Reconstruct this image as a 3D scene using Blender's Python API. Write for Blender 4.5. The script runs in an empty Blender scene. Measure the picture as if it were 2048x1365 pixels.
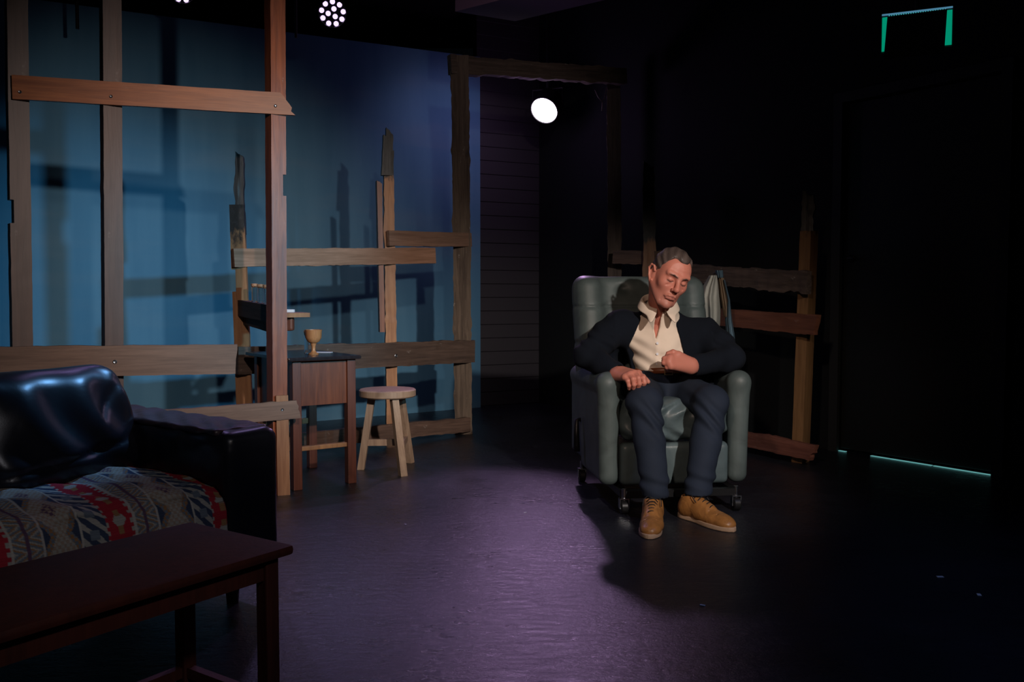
import bpy, bmesh, math, random
import numpy as np
from mathutils import Vector, Matrix, Euler
random.seed(7); rng = np.random.default_rng(7)
C = bpy.context.scene.collection
PI = math.pi
def R(a): return math.radians(a)

# ------------------------------------------------------------------ camera
F_PX = 1800.0; CAM_H = 0.95; PITCH = math.atan(88.5/1800)
cam_d = bpy.data.cameras.new('camera'); cam = bpy.data.objects.new('camera', cam_d); C.objects.link(cam)
cam_d.sensor_width = 36; cam_d.lens = 36*F_PX/2048; cam_d.clip_start = .05
cam.location = (0, 0, CAM_H); cam.rotation_euler = (PI/2-PITCH, 0, 0)
bpy.context.scene.camera = cam
def at(px, py, d):
    "world point seen at photo pixel (px,py), at world distance y = d"
    a = (px-1024)/F_PX; b = -(py-682.5)/F_PX
    y = math.cos(PITCH)+b*math.sin(PITCH); z = -math.sin(PITCH)+b*math.cos(PITCH)
    return Vector((a*d/y, d, CAM_H+z*d/y))

# ------------------------------------------------------------------ world, exposure, stage lights
sc = bpy.context.scene
w = bpy.data.worlds.new('world'); sc.world = w; w.use_nodes = True
w.node_tree.nodes['Background'].inputs[0].default_value = (.35, .55, .8, 1)
w.node_tree.nodes['Background'].inputs[1].default_value = 0.0012
sc.view_settings.view_transform = 'Standard'; sc.view_settings.look = 'None'
sc.view_settings.exposure = 0; sc.view_settings.gamma = 1
def lamp(name, loc, target, power, color, angle=60, blend=.6, size=.06):
    d = bpy.data.lights.new(name, 'SPOT'); o = bpy.data.objects.new(name, d); C.objects.link(o)
    o.location = loc; o.rotation_euler = (Vector(target)-Vector(loc)).to_track_quat('-Z', 'Y').to_euler()
    d.energy = power; d.color = color; d.spot_size = R(angle); d.spot_blend = blend; d.shadow_soft_size = size
    return o
# front-of-house lanterns (out of frame, above the audience) with the fixtures seen in the picture; unseen fills and the purple wash are added
lamp('key_spot', (1.5, .3, 2.15), (.66, 4.2, .7), 440, (1, .89, .80), 33, .8, .05)
lamp('key_spot_left', (1.45, .3, 2.15), (-1.75, 5.2, .90), 360, (1, .88, .80), 38, .9, .05)
lamp('key_spot_middle', (.35, .2, 2.3), (-1.35, 5.2, .8), 190, (1, .82, .70), 36, .9, .05)
lamp('warm_fill', (-.5, .2, 2.3), (.80, 4.3, .7), 120, (1, .72, .56), 30, .9, .08)
lamp('cyan_spot', (2.4, 1.4, 1.7), (-2.5, 5.9, .85), 520, (.25, .70, 1), 26, 1, .07)
lamp('sofa_fill', (.9, -.3, 2.4), (-1.25, 2.3, .3), 34, (.95, .92, 1), 30, 1, .1)  # unseen fill, added to lift the throw and sofa
LAMP1 = at(1088, 222, 7.2)
lamp('purple_spot', LAMP1+Vector((0, -.12, -.03)), (-.30, 3.6, 0), 125, (.60, .36, .74), 31, .5, .06)
_d = bpy.data.lights.new('lens_spill', 'POINT'); _d.energy = 3.5; _d.color = (.62, .36, .8); _d.shadow_soft_size = .1; _o = bpy.data.objects.new('lens_spill', _d); C.objects.link(_o); _o.location = LAMP1+Vector((-.14, -.24, -.10))
LAMP2 = at(665, 27, 5.6)
lamp('par_spot', LAMP2+Vector((0.02, -.03, -.06)), (-.75, 4.2, .0), 60, (.55, .42, 1), 60, .8, .07)
LAMP3 = at(364, -21, 5.7)
lamp('par_spot_left', LAMP3+Vector((0, -.03, -.06)), (-1.05, 2.9, .5), 11, (.52, .38, 1), 20, 1, .07)
lamp('purple_wash', (.1, 6.75, 3.1), (-.5, 7.45, 1.9), 11, (.80, .58, .95), 85, 1, .1)  # unseen lamp, added for the violet on wall top and boards
lamp('top_fill', (.6, 1.0, 2.9), (-.05, 6.3, 2.3), 75, (.95, .8, .8), 22, 1, .08)  # unseen fill, added to lift the tall post and lintel
lamp('blue_fill', (2.4, 1.6, 3.2), (1.1, 2.7, 0), 45, (.30, .45, 1), 58, 1, .2)  # unseen blue fill, added to lift the right-hand floor
lamp('blue_back_spot', (-.25, 5.0, 3.25), (-1.40, 2.92, .62), 220, (.2, .5, 1), 13, .7, .08)

# ------------------------------------------------------------------ helpers
def mesh_obj(name, verts, faces, mat, parent=None, smooth=True, world=True, tagd=None):
    "verts in world space (world=True) or parent space; a top-level object gets its origin at its base"
    v = np.asarray([tuple(p) for p in verts] if not isinstance(verts, np.ndarray) else verts, dtype=np.float64)
    o_loc = None
    if parent is not None and world:
        M = np.array(parent.matrix_basis.inverted() if parent.parent is None else (parent.parent.matrix_basis @ parent.matrix_basis).inverted())
        v = v @ M[:3, :3].T + M[:3, 3]
    if parent is None:
        lo, hi = v.min(0), v.max(0); o_loc = np.array([(lo[0]+hi[0])/2, (lo[1]+hi[1])/2, lo[2]]); v = v-o_loc
    me = bpy.data.meshes.new(name)
    if isinstance(faces, np.ndarray):
        nf = len(faces); k = faces.shape[1]
        me.vertices.add(len(v)); me.vertices.foreach_set('co', v.astype(np.float32).ravel())
        me.loops.add(nf*k); me.loops.foreach_set('vertex_index', faces.astype(np.int32).ravel())
        me.polygons.add(nf); me.polygons.foreach_set('loop_start', np.arange(0, nf*k, k, dtype=np.int32))
        me.polygons.foreach_set('loop_total', np.full(nf, k, dtype=np.int32)); me.update(calc_edges=True); me.validate()
    else:
        me.from_pydata([tuple(p) for p in v], [], faces); me.update()
    if smooth: me.polygons.foreach_set('use_smooth', [True]*len(me.polygons))
    o = bpy.data.objects.new(name, me); C.objects.link(o)
    if mat is not None: me.materials.append(mat)
    if parent is not None: o.parent = parent
    else: o.location = o_loc
    if tagd: tag(o, *tagd)
    return o
def tag(o, label=None, cat=None, group=None, kind=None):
    if label: o['label'] = label
    if cat: o['category'] = cat
    if group: o['group'] = group
    if kind: o['kind'] = kind
    return o
def thing(name, loc, rz, label, cat, group=None):
    o = bpy.data.objects.new(name, None); C.objects.link(o); o.empty_display_size = .1
    o.matrix_basis = Matrix.Translation(Vector(loc)) @ Matrix.Rotation(rz, 4, 'Z')
    return tag(o, label, cat, group)
class MB:
    "collects shapes into one mesh"
    def __init__(s): s.v = []; s.f = []
    def add(s, v, f):
        n = len(s.v); s.v += [Vector(p) for p in v]; s.f += [tuple(i+n for i in q) for q in f]; return s
    def box(s, c, size, rot=None, bevel=0.0):
        hx, hy, hz = size[0]/2, size[1]/2, size[2]/2; b = min(bevel, hx*.9, hy*.9, hz*.9)
        bm = bmesh.new(); bmesh.ops.create_cube(bm, size=1)
        for q in bm.verts: q.co = Vector((q.co.x*2*hx, q.co.y*2*hy, q.co.z*2*hz))
        if b > 0: bmesh.ops.bevel(bm, geom=list(bm.edges), offset=b, segments=2, profile=.6, affect='EDGES')
        M = Matrix.Translation(Vector(c)) @ (rot.to_4x4() if rot else Matrix.Identity(4))
        bm.verts.index_update()
        s.add([M @ q.co for q in bm.verts], [[q.index for q in f.verts] for f in bm.faces]); bm.free(); return s
    def tube(s, pts, rad, n=10, cap=True):
        pts = [Vector(p) for p in pts]; rr = rad if isinstance(rad, (list, tuple)) else [rad]*len(pts)
        v = []; f = []; prev = None
        for i, p in enumerate(pts):
            t = (pts[min(i+1, len(pts)-1)]-pts[max(i-1, 0)]).normalized()
            if prev is None: a = t.orthogonal().normalized()
            else: a = (prev-t*prev.dot(t)).normalized()
            prev = a; b = t.cross(a)
            for k in range(n):
                an = 2*PI*k/n; v.append(p+(a*math.cos(an)+b*math.sin(an))*rr[i])
        for i in range(len(pts)-1):
            for k in range(n): f.append((i*n+k, i*n+(k+1) % n, (i+1)*n+(k+1) % n, (i+1)*n+k))
        if cap: f.append(tuple(range(n))[::-1]); f.append(tuple((len(pts)-1)*n+k for k in range(n)))
        return s.add(v, f)
    def lathe(s, prof, c=(0, 0, 0), n=28, M=None):
        v = []; f = []
        for r, z in prof:
            for k in range(n): v.append(Vector((r*math.cos(2*PI*k/n), r*math.sin(2*PI*k/n), z)))
        m = len(prof)
        for i in range(m-1):
            for k in range(n): f.append((i*n+k, i*n+(k+1) % n, (i+1)*n+(k+1) % n, (i+1)*n+k))
        f.append(tuple(range(n))[::-1]); f.append(tuple((m-1)*n+k for k in range(n)))
        if M is None: M = Matrix.Translation(Vector(c))
        return s.add([M @ p for p in v], f)
    def build(s, name, mat, parent=None, world=False, smooth=False, tagd=None):
        o = mesh_obj(name, s.v, s.f, mat, parent, smooth, world or parent is None, tagd)
        return o
def auto_smooth(o, ang=40):
    me = o.data; me.polygons.foreach_set('use_smooth', [True]*len(me.polygons))
    bm = bmesh.new(); bm.from_mesh(me)
    for e in bm.edges:
        if len(e.link_faces) == 2 and e.calc_face_angle(0) > R(ang): e.smooth = False
    bm.to_mesh(me); bm.free(); return o

# ---- implicit surfaces for soft and organic shapes
class Field:
    def __init__(s, lo, hi, h):
        s.lo = np.array(lo, float); s.h = h; s.n = np.ceil((np.array(hi)-s.lo)/h).astype(int)+1
        s.g = np.full(s.n, .3, np.float32)
        s.ax = [(s.lo[i]+h*np.arange(s.n[i])).astype(np.float32) for i in range(3)]
    def sub(s, lo, hi, m):
        sl = []
        for i in range(3):
            a = int(np.floor((lo[i]-m-s.lo[i])/s.h)); b = int(np.ceil((hi[i]+m-s.lo[i])/s.h))+1
            a = max(a, 0); b = min(b, s.n[i])
            if b <= a: return None
            sl.append(slice(a, b))
        X = s.ax[0][sl[0]][:, None, None]; Y = s.ax[1][sl[1]][None, :, None]; Z = s.ax[2][sl[2]][None, None, :]
        return tuple(sl), X, Y, Z
    def comb(s, sl, d, k, op):
        a = s.g[sl]
        if op == 'add':
            if k > 0: h = np.maximum(k-np.abs(a-d), 0)/k; s.g[sl] = np.minimum(a, d)-h*h*k*.25
            else: s.g[sl] = np.minimum(a, d)
        else:
            d = -d
            if k > 0: h = np.maximum(k-np.abs(a-d), 0)/k; s.g[sl] = np.maximum(a, d)+h*h*k*.25
            else: s.g[sl] = np.maximum(a, d)
    def cap(s, a, b, r1, r2=None, k=.02, op='add', squash=None):
        r2 = r1 if r2 is None else r2
        a = np.array(a, float); b = np.array(b, float); r = max(r1, r2)
        q = s.sub(np.minimum(a, b)-r, np.maximum(a, b)+r, k+3*s.h)
        if q is None: return s
        sl, X, Y, Z = q; ab = b-a; L = max(float(ab@ab), 1e-12)
        t = np.clip(((X-a[0])*ab[0]+(Y-a[1])*ab[1]+(Z-a[2])*ab[2])/L, 0, 1)
        dx, dy, dz = X-a[0]-t*ab[0], Y-a[1]-t*ab[1], Z-a[2]-t*ab[2]
        if squash is not None:   # (axis vector, factor): thinner along that axis
            ax, fac = np.array(squash[0], float), squash[1]; ax = ax/np.linalg.norm(ax)
            pr = dx*ax[0]+dy*ax[1]+dz*ax[2]; m = (1/fac-1)
            dx, dy, dz = dx+pr*m*ax[0], dy+pr*m*ax[1], dz+pr*m*ax[2]
        d = np.sqrt(dx*dx+dy*dy+dz*dz)-(r1+(r2-r1)*t)
        s.comb(sl, d.astype(np.float32), k, op); return s
    def ell(s, c, rad, M=None, k=.02, op='add'):
        c = np.array(c, float); rad = np.array(rad, float); r = rad.max()
        q = s.sub(c-r, c+r, k+3*s.h)
        if q is None: return s
        sl, X, Y, Z = q; x, y, z = X-c[0], Y-c[1], Z-c[2]
        if M is not None:
            M = np.array(M)[:3, :3]; x, y, z = (M[0, 0]*x+M[1, 0]*y+M[2, 0]*z, M[0, 1]*x+M[1, 1]*y+M[2, 1]*z, M[0, 2]*x+M[1, 2]*y+M[2, 2]*z)
        k0 = np.sqrt((x/rad[0])**2+(y/rad[1])**2+(z/rad[2])**2); k1 = np.sqrt((x/rad[0]**2)**2+(y/rad[1]**2)**2+(z/rad[2]**2)**2)
        d = k0*(k0-1)/np.maximum(k1, 1e-6)
        s.comb(sl, d.astype(np.float32), k, op); return s
    def rbox(s, c, half, r, M=None, k=.01, op='add'):
        c = np.array(c, float); half = np.array(half, float); R_ = np.linalg.norm(half)
        q = s.sub(c-R_, c+R_, k+3*s.h)
        if q is None: return s
        sl, X, Y, Z = q; x, y, z = X-c[0], Y-c[1], Z-c[2]
        if M is not None:
            M = np.array(M)[:3, :3]; x, y, z = (M[0, 0]*x+M[1, 0]*y+M[2, 0]*z, M[0, 1]*x+M[1, 1]*y+M[2, 1]*z, M[0, 2]*x+M[1, 2]*y+M[2, 2]*z)
        x = np.abs(x)-half[0]+r; y = np.abs(y)-half[1]+r; z = np.abs(z)-half[2]+r
        d = np.sqrt(np.maximum(x, 0)**2+np.maximum(y, 0)**2+np.maximum(z, 0)**2)+np.minimum(np.maximum(np.maximum(x, y), z), 0)-r
        s.comb(sl, d.astype(np.float32), k, op); return s
    def fn(s, f, op='raw', k=0.0):
        X = s.ax[0][:, None, None]; Y = s.ax[1][None, :, None]; Z = s.ax[2][None, None, :]
        d = np.broadcast_to(f(X, Y, Z), s.g.shape).astype(np.float32)
        if op == 'raw': s.g = s.g+d
        else: s.comb((slice(None),)*3, d, k, op)
        return s
    def mesh(s):
        g = s.g; neg = g < 0
        cnt = np.zeros(np.array(g.shape)-1, np.int8); acc = np.zeros(tuple(cnt.shape)+(3,), np.float32); w_ = np.zeros(cnt.shape, np.float32)
        corners = [(i, j, k) for i in (0, 1) for j in (0, 1) for k in (0, 1)]
        def sl(c): return tuple(slice(c[i], g.shape[i]-1+c[i]) for i in range(3))
        for c in corners: cnt += neg[sl(c)]
        act = (cnt > 0) & (cnt < 8); idx = np.argwhere(act)
        P = np.zeros((len(idx), 3)); W_ = np.zeros(len(idx))
        for c in corners:
            for a in range(3):
                if c[a] == 0:
                    c2 = list(c); c2[a] = 1
                    v0 = g[idx[:, 0]+c[0], idx[:, 1]+c[1], idx[:, 2]+c[2]]; v1 = g[idx[:, 0]+c2[0], idx[:, 1]+c2[1], idx[:, 2]+c2[2]]
                    m = (v0 < 0) != (v1 < 0); t = np.where(m, v0/np.where(m, v0-v1, 1), 0)
                    p = np.array(c, float)[None, :].repeat(len(idx), 0); p[:, a] += t
                    P += p*m[:, None]; W_ += m
        P = (idx+P/np.maximum(W_, 1)[:, None])*s.h+s.lo
        num = np.full(act.shape, -1, np.int64); num[act] = np.arange(len(idx)); quads = []
        for a in range(3):
            b, c = (a+1) % 3, (a+2) % 3
            s0 = [slice(None)]*3; s1 = [slice(None)]*3
            s0[a] = slice(0, -1); s1[a] = slice(1, None)
            e = neg[tuple(s0)] != neg[tuple(s1)]; ei = np.argwhere(e)
            ok = (ei[:, b] > 0) & (ei[:, c] > 0) & (ei[:, b] < g.shape[b]-1) & (ei[:, c] < g.shape[c]-1); ei = ei[ok]
            if not len(ei): continue
            def cell(db, dc):
                q = ei.copy(); q[:, b] += db; q[:, c] += dc; return num[q[:, 0], q[:, 1], q[:, 2]]
            q = np.stack([cell(-1, -1), cell(0, -1), cell(0, 0), cell(-1, 0)], 1)
            fl = neg[ei[:, 0], ei[:, 1], ei[:, 2]]; q[~fl] = q[~fl][:, ::-1]; quads.append(q)
        return P, np.concatenate(quads)
def merge(parts):
    vs, fs, n = [], [], 0
    for v, f in parts: vs.append(v); fs.append(f+n); n += len(v)
    return np.concatenate(vs), np.concatenate(fs)
def wob(X, Y, Z, sc_, seed=0):
    r = np.random.default_rng(seed); out = 0
    for i in range(5):
        k = r.normal(size=3)*sc_; ph = r.uniform(0, 6.28); out = out+np.sin(X*k[0]+Y*k[1]+Z*k[2]+ph)
    return out/5

# ------------------------------------------------------------------ materials
def mat(name, col=(.5, .5, .5), rough=.5, metal=0, spec=.5):
    m = bpy.data.materials.new(name); m.use_nodes = True; b = m.node_tree.nodes['Principled BSDF']
    b.inputs['Base Color'].default_value = (*col, 1); b.inputs['Roughness'].default_value = rough
    b.inputs['Metallic'].default_value = metal; b.inputs['Specular IOR Level'].default_value = spec
    return m
class NT:
    def __init__(s, m): s.t = m.node_tree; s.b = s.t.nodes['Principled BSDF']
    def n(s, typ, **kw):
        o = s.t.nodes.new(typ)
        for k, v in kw.items():
            if k.startswith('i_'):
                key = k[2:].replace('_', ' '); o.inputs[int(key) if key.isdigit() else key].default_value = v
            else: setattr(o, k, v)
        return o
    def l(s, a, b): s.t.links.new(a, b)
    def coord(s, scale=(1, 1, 1), out='Object'):
        tc = s.n('ShaderNodeTexCoord'); mp = s.n('ShaderNodeMapping'); mp.inputs['Scale'].default_value = scale
        s.l(tc.outputs[out], mp.inputs[0]); return mp.outputs[0]
    def noise(s, vec, scale, detail=4, rough=.55, dist=0):
        o = s.n('ShaderNodeTexNoise'); o.inputs['Scale'].default_value = scale; o.inputs['Detail'].default_value = detail
        o.inputs['Roughness'].default_value = rough; o.inputs['Distortion'].default_value = dist; s.l(vec, o.inputs['Vector']); return o.outputs['Fac']
    def ramp(s, fac, stops):
        o = s.n('ShaderNodeValToRGB'); e = o.color_ramp.elements
        while len(e) < len(stops): e.new(.5)
        for q, (p, c) in zip(e, stops): q.position = p; q.color = (*c, 1) if len(c) == 3 else c
        s.l(fac, o.inputs[0]); return o.outputs[0]
    def mix(s, fac, a, b, mode='MIX'):
        o = s.n('ShaderNodeMix', data_type='RGBA', blend_type=mode)
        for sock, v in ((o.inputs[0], fac), (o.inputs[6], a), (o.inputs[7], b)):
            if hasattr(v, 'is_linked') or isinstance(v, bpy.types.NodeSocket): s.l(v, sock)
            else: sock.default_value = v if isinstance(v, (int, float)) else (*v, 1)
        return o.outputs[2]
    def math(s, op, a, b=None):
        o = s.n('ShaderNodeMath', operation=op)
        for i, v in enumerate((a, b)):
            if v is None: continue
            if isinstance(v, (int, float)): o.inputs[i].default_value = v
            else: s.l(v, o.inputs[i])
        return o.outputs[0]
    def bump(s, h, strength=.3, dist=.01):
        o = s.n('ShaderNodeBump'); o.inputs['Strength'].default_value = strength; o.inputs['Distance'].default_value = dist
        s.l(h, o.inputs['Height']); s.l(o.outputs[0], s.b.inputs['Normal'])
def wood(name, light, dark, rough=.6, grain=1.0, char=None, wear=0.0, bump=.25):
    "length along local Z. char=(z0,z1): burnt black from z0 (sound) to z1 (burnt)"
    m = mat(name, light, rough); t = NT(m); co = t.coord((1, 1, .06))
    g1 = t.noise(co, 55*grain, 6, .65, .6); g2 = t.noise(t.coord((1, 1, .18)), 7*grain, 3, .5)
    g = t.math('ADD', t.math('MULTIPLY', g1, .6), t.math('MULTIPLY', g2, .4))
    col = t.ramp(g, [(.36, dark), (.62, light)])
    kn = t.noise(t.coord((1, 1, .5)), 9, 2, .4); col = t.mix(t.ramp(kn, [(.66, (0, 0, 0)), (.74, (.55,)*3)]), col, tuple(c*.35 for c in dark))
    if wear > 0:
        wn = t.noise(t.coord((1, 1, .5)), 26, 6, .75); col = t.mix(t.ramp(wn, [(.64, (0, 0, 0)), (.70, (wear,)*3)]), col, (.55, .52, .48))
    t.b.inputs['Roughness'].default_value = rough
    if char:
        tc = t.n('ShaderNodeTexCoord'); sx = t.n('ShaderNodeSeparateXYZ'); t.l(tc.outputs['Object'], sx.inputs[0])
        mr = t.n('ShaderNodeMapRange'); t.l(sx.outputs[2], mr.inputs[0]); mr.inputs[1].default_value = char[0]; mr.inputs[2].default_value = char[1]
        cn = t.noise(t.coord((1, 1, .35)), 16, 5, .7)
        fac = t.math('ADD', mr.outputs[0], t.math('MULTIPLY', t.math('SUBTRACT', cn, .5), 1.6))
        fr = t.ramp(fac, [(.35, (0, 0, 0)), (.6, (1, 1, 1))])
        cc = t.ramp(t.noise(t.coord((1, 1, .6)), 60, 4, .7), [(.50, (.003, .003, .004)), (.80, (.024, .025, .028))])
        col = t.mix(fr, col, cc)
    t.l(col, t.b.inputs['Base Color']); t.bump(g, bump, .004); return m

M = {}
M['plank_warm'] = wood('plank_warm', (.40, .20, .10), (.22, .09, .045), .55, wear=.0)
M['plank_red'] = wood('plank_red', (.28, .105, .055), (.14, .045, .025), .5, wear=.25)
M['plank_grey'] = wood('plank_grey', (.24, .15, .115), (.125, .078, .062), .75)
M['plank_brown'] = wood('plank_brown', (.17, .105, .09), (.085, .055, .05), .55, wear=.2)
M['plank_old'] = wood('plank_old', (.17, .12, .09), (.06, .042, .032), .85, wear=.35, bump=.6)
M['plank_dark'] = wood('plank_dark', (.085, .055, .045), (.03, .02, .018), .7, wear=.2)
M['plank_ochre'] = wood('plank_ochre', (.16, .08, .03), (.09, .04, .015), .6)
M['char'] = wood('char', (.022, .022, .025), (.004, .004, .005), .5, bump=1.0)
M['desk_red'] = wood('desk_red', (.22, .062, .025), (.11, .03, .014), .35)
M['desk_leg'] = wood('desk_leg', (.16, .052, .032), (.09, .03, .02), .35)
M['desk_top'] = wood('desk_top', (.03, .024, .028), (.014, .011, .013), .14)
M['rail_orange'] = wood('rail_orange', (.42, .20, .08), (.25, .11, .05), .45)
M['stool'] = wood('stool', (.42, .29, .20), (.24, .15, .10), .6, wear=.15)
M['coffee'] = wood('coffee', (.12, .026, .014), (.065, .015, .009), .6)
M['goblet'] = wood('goblet', (.50, .22, .09), (.3, .11, .045), .4, 1.4)
M['screw'] = mat('screw', (.45, .46, .5), .35, 1); M['black'] = mat('black_paint', (.006, .006, .007), .75)
M['black_metal'] = mat('black_metal', (.02, .02, .022), .4, .6)
M['chrome'] = mat('chrome', (.55, .56, .6), .22, 1)
def leather(name, col, rough, wr=.5, sc_=14, spec=.5):
    m = mat(name, col, rough, 0, spec); t = NT(m)
    n1 = t.noise(t.coord((1, 1, 1)), sc_, 3, .5, .8); n2 = t.noise(t.coord((1, 1, 1)), 260, 2, .5)
    h = t.math('ADD', n1, t.math('MULTIPLY', n2, .06)); t.bump(h, wr, .02)
    t.l(t.ramp(n1, [(.3, tuple(c*.8 for c in col)), (.7, tuple(min(1, c*1.15) for c in col))]), t.b.inputs['Base Color']); return m
M['sofa'] = leather('sofa_leather', (.012, .013, .02), .32, .10, 5)
M['sofa_top'] = leather('arm_leather_lit', (.035, .022, .03), .42, .25, 12)
M['vinyl'] = leather('chair_vinyl', (.075, .098, .098), .52, .06, 10)
M['vinyl_seat'] = leather('chair_seat_vinyl', (.09, .125, .135), .42, .12, 10)
def cloth(name, col, rough=.9, sc_=700, var=.12, bump=.3):
    m = mat(name, col, rough, 0, .2); t = NT(m); n1 = t.noise(t.coord(), 6, 3); n2 = t.noise(t.coord(), sc_, 2)
    t.l(t.ramp(n1, [(.3, tuple(c*(1-var) for c in col)), (.7, tuple(min(1, c*(1+var)) for c in col))]), t.b.inputs['Base Color'])
    t.bump(n2, bump, .002); return m
M['cardigan'] = cloth('navy_knit', (.0045, .0068, .0125), .95, 500); M['trouser'] = cloth('slate_trousers', (.016, .023, .040), .8, 900)
M['shirt'] = cloth('cream_shirt', (.80, .66, .54), .8, 900, .04, .15); M['sock'] = cloth('dark_sock', (.01, .03, .04), .9)
M['belt'] = mat('belt_leather', (.22, .06, .02), .4); M['gold'] = mat('buckle', (.7, .55, .3), .3, 1)
M['shoe'] = leather('shoe_leather', (.36, .155, .045), .38, .15, 30); M['sole'] = mat('shoe_sole', (.5, .33, .22), .7); M['lace'] = mat('shoe_lace', (.012, .01, .01), .8)
M['hair'] = None
def vcol(name, rough=.5, spec=.4, sss=0):
    m = mat(name, (1, 1, 1), rough, 0, spec); t = NT(m); a = t.n('ShaderNodeAttribute', attribute_name='Col'); t.l(a.outputs['Color'], t.b.inputs['Base Color'])
    return m, t
M['skin'], _t = vcol('skin', .5); _t.bump(_t.noise(_t.coord(), 180, 3), .12, .003)
M['skin'].node_tree.nodes['Principled BSDF'].inputs['Subsurface Weight'].default_value = .12
M['skin'].node_tree.nodes['Principled BSDF'].inputs['Subsurface Radius'].default_value = (.012, .004, .002)
_m = mat('hair', (.08, .06, .05), .55); _t = NT(_m); _g = _t.noise(_t.coord((1, .25, .6)), 150, 4, .6, .3)
_t.l(_t.ramp(_g, [(.35, (.045, .030, .026)), (.65, (.16, .12, .105))]), _t.b.inputs['Base Color']); _t.bump(_g, .6, .003); M['hair'] = _m
M['brow'] = mat('eyebrow_hair', (.07, .042, .033), .7); M['hair_comb'], _t = vcol('hair_combed', .5, .3)
M['glass'] = mat('glass', (.95, .98, 1), .03); M['glass'].node_tree.nodes['Principled BSDF'].inputs['Transmission Weight'].default_value = 1
M['cork'] = mat('cork', (.45, .22, .12), .7); M['paper'] = mat('paper', (.75, .75, .8), .8)
M['shirt_grey'] = cloth('grey_cloth', (.36, .37, .34), .9, 500); M['cloth_blue'] = cloth('blue_cloth', (.10, .17, .23), .9, 500)
M['cloth_tan'] = cloth('tan_cloth', (.25, .18, .12), .9, 500)
def emis(name, col, s):
    m = mat(name, (0, 0, 0), .5); b = m.node_tree.nodes['Principled BSDF']; b.inputs['Emission Color'].default_value = (*col, 1); b.inputs['Emission Strength'].default_value = s; return m
M['lamp_white'] = emis('lamp_lens', (1, .86, 1), 6); M['lamp_led'] = emis('led_lens', (.78, .58, 1), 1.5)
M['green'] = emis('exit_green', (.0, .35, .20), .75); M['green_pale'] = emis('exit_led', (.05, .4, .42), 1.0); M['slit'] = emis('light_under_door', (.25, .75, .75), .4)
# wall paint: dusty blue with vertical brushing
m = mat('blue_flat_paint', (.1, .2, .3), .75, 0, .25); t = NT(m)
n1 = t.noise(t.coord((1.2, 1.2, .18)), 3.5, 4, .5); n2 = t.noise(t.coord((.35, .35, 1.5)), 3, 4, .55)
c1 = t.ramp(n1, [(.3, (.08, .22, .36)), (.7, (.12, .29, .44))]); t.l(t.mix(t.ramp(n2, [(.5, (0, 0, 0)), (.72, (.35,)*3)]), c1, (.17, .29, .40)), t.b.inputs['Base Color'])
t.bump(t.noise(t.coord((1, 1, .4)), 30, 3), .08, .01); M['blue_flat'] = m
# stage floor: glossy black paint, scuffed
m = mat('stage_floor', (.02, .02, .025), .3, 0, .5); t = NT(m)
a = t.noise(t.coord((1, 1, 1)), 2.2, 6, .65, .5); b_ = t.noise(t.coord((1, 3, 1)), 14, 6, .75, .4); sp = t.noise(t.coord(), 120, 2, .5)
base = t.ramp(a, [(.3, (.010, .011, .016)), (.75, (.022, .023, .033))])
base = t.mix(t.ramp(b_, [(.60, (0, 0, 0)), (.78, (.5,)*3)]), base, (.06, .065, .08))
base = t.mix(t.ramp(sp, [(.80, (0, 0, 0)), (.84, (.6,)*3)]), base, (.2, .2, .2)); t.l(base, t.b.inputs['Base Color'])
rr = t.ramp(t.math('ADD', t.math('MULTIPLY', a, .5), t.math('MULTIPLY', b_, .5)), [(.35, (.24,)*3), (.65, (.40,)*3)]); t.l(rr, t.b.inputs['Roughness'])
t.bump(t.math('ADD', t.noise(t.coord(), 40, 5, .7), b_), .38, .006); M['floor'] = m
# black boarded wall
m = mat('black_boards', (.03, .026, .034), .6); t = NT(m); tc = t.n('ShaderNodeTexCoord'); sx = t.n('ShaderNodeSeparateXYZ'); t.l(tc.outputs['Object'], sx.inputs[0])
fr = t.math('FRACT', t.math('MULTIPLY', sx.outputs[2], 8.5)); gr = t.ramp(fr, [(0, (0,)*3), (.06, (1,)*3)]); t.bump(gr, .8, .01); M['boards'] = m
M['black_wall'] = mat('black_wall_paint', (.010, .012, .013), .8, 0, .3)
M['ceiling'] = mat('ceiling_black', (.012, .012, .014), .8); M['bulkhead'] = mat('bulkhead_lit_purple', (.24, .13, .22), .8)  # violet stage light put into the bulkhead's base colour

# ------------------------------------------------------------------ setting
def slab(name, a, b, z0, z1, th, m, kind='structure'):
    "vertical wall from a to b (plan), thickness to the left of a->b"
    a = Vector((*a, 0)); b = Vector((*b, 0)); n = Vector((-(b-a).y, (b-a).x, 0)).normalized()*th
    v = [a, b, b+n, a+n]; z0 = z0 if isinstance(z0, tuple) else (z0, z0); z1 = z1 if isinstance(z1, tuple) else (z1, z1)
    zz = [0, 1, 1, 0]
    V = [Vector((p.x, p.y, z0[k])) for p, k in zip(v, zz)]+[Vector((p.x, p.y, z1[k])) for p, k in zip(v, zz)]
    o = mesh_obj(name, V, [(0, 3, 2, 1), (4, 5, 6, 7), (0, 1, 5, 4), (1, 2, 6, 5), (2, 3, 7, 6), (3, 0, 4, 7)], m, smooth=False)
    tag(o, kind=kind); return o
o = MB().box((0, 3.2, -.05), (12, 12, .1)).build('floor', M['floor']); tag(o, kind='structure')
o = MB().box((0, 3.2, 3.5), (12, 12, .1)).build('ceiling', M['ceiling']); tag(o, kind='structure')
WL = Vector((-.27, 7.7)); WD = Vector((1.345, .95)).normalized()
pa = WL-WD*5.2
slab('wall_left', (pa.x, pa.y), (WL.x, WL.y), 0, (2.74, 2.97), .05, M['blue_flat'])
RC = Vector((.24, 8.03)); RD = Vector((.573, -.819))
slab('wall_back', (-.30, 7.76), (RC.x, RC.y), 0, 3.45, .08, M['boards'])
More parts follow.
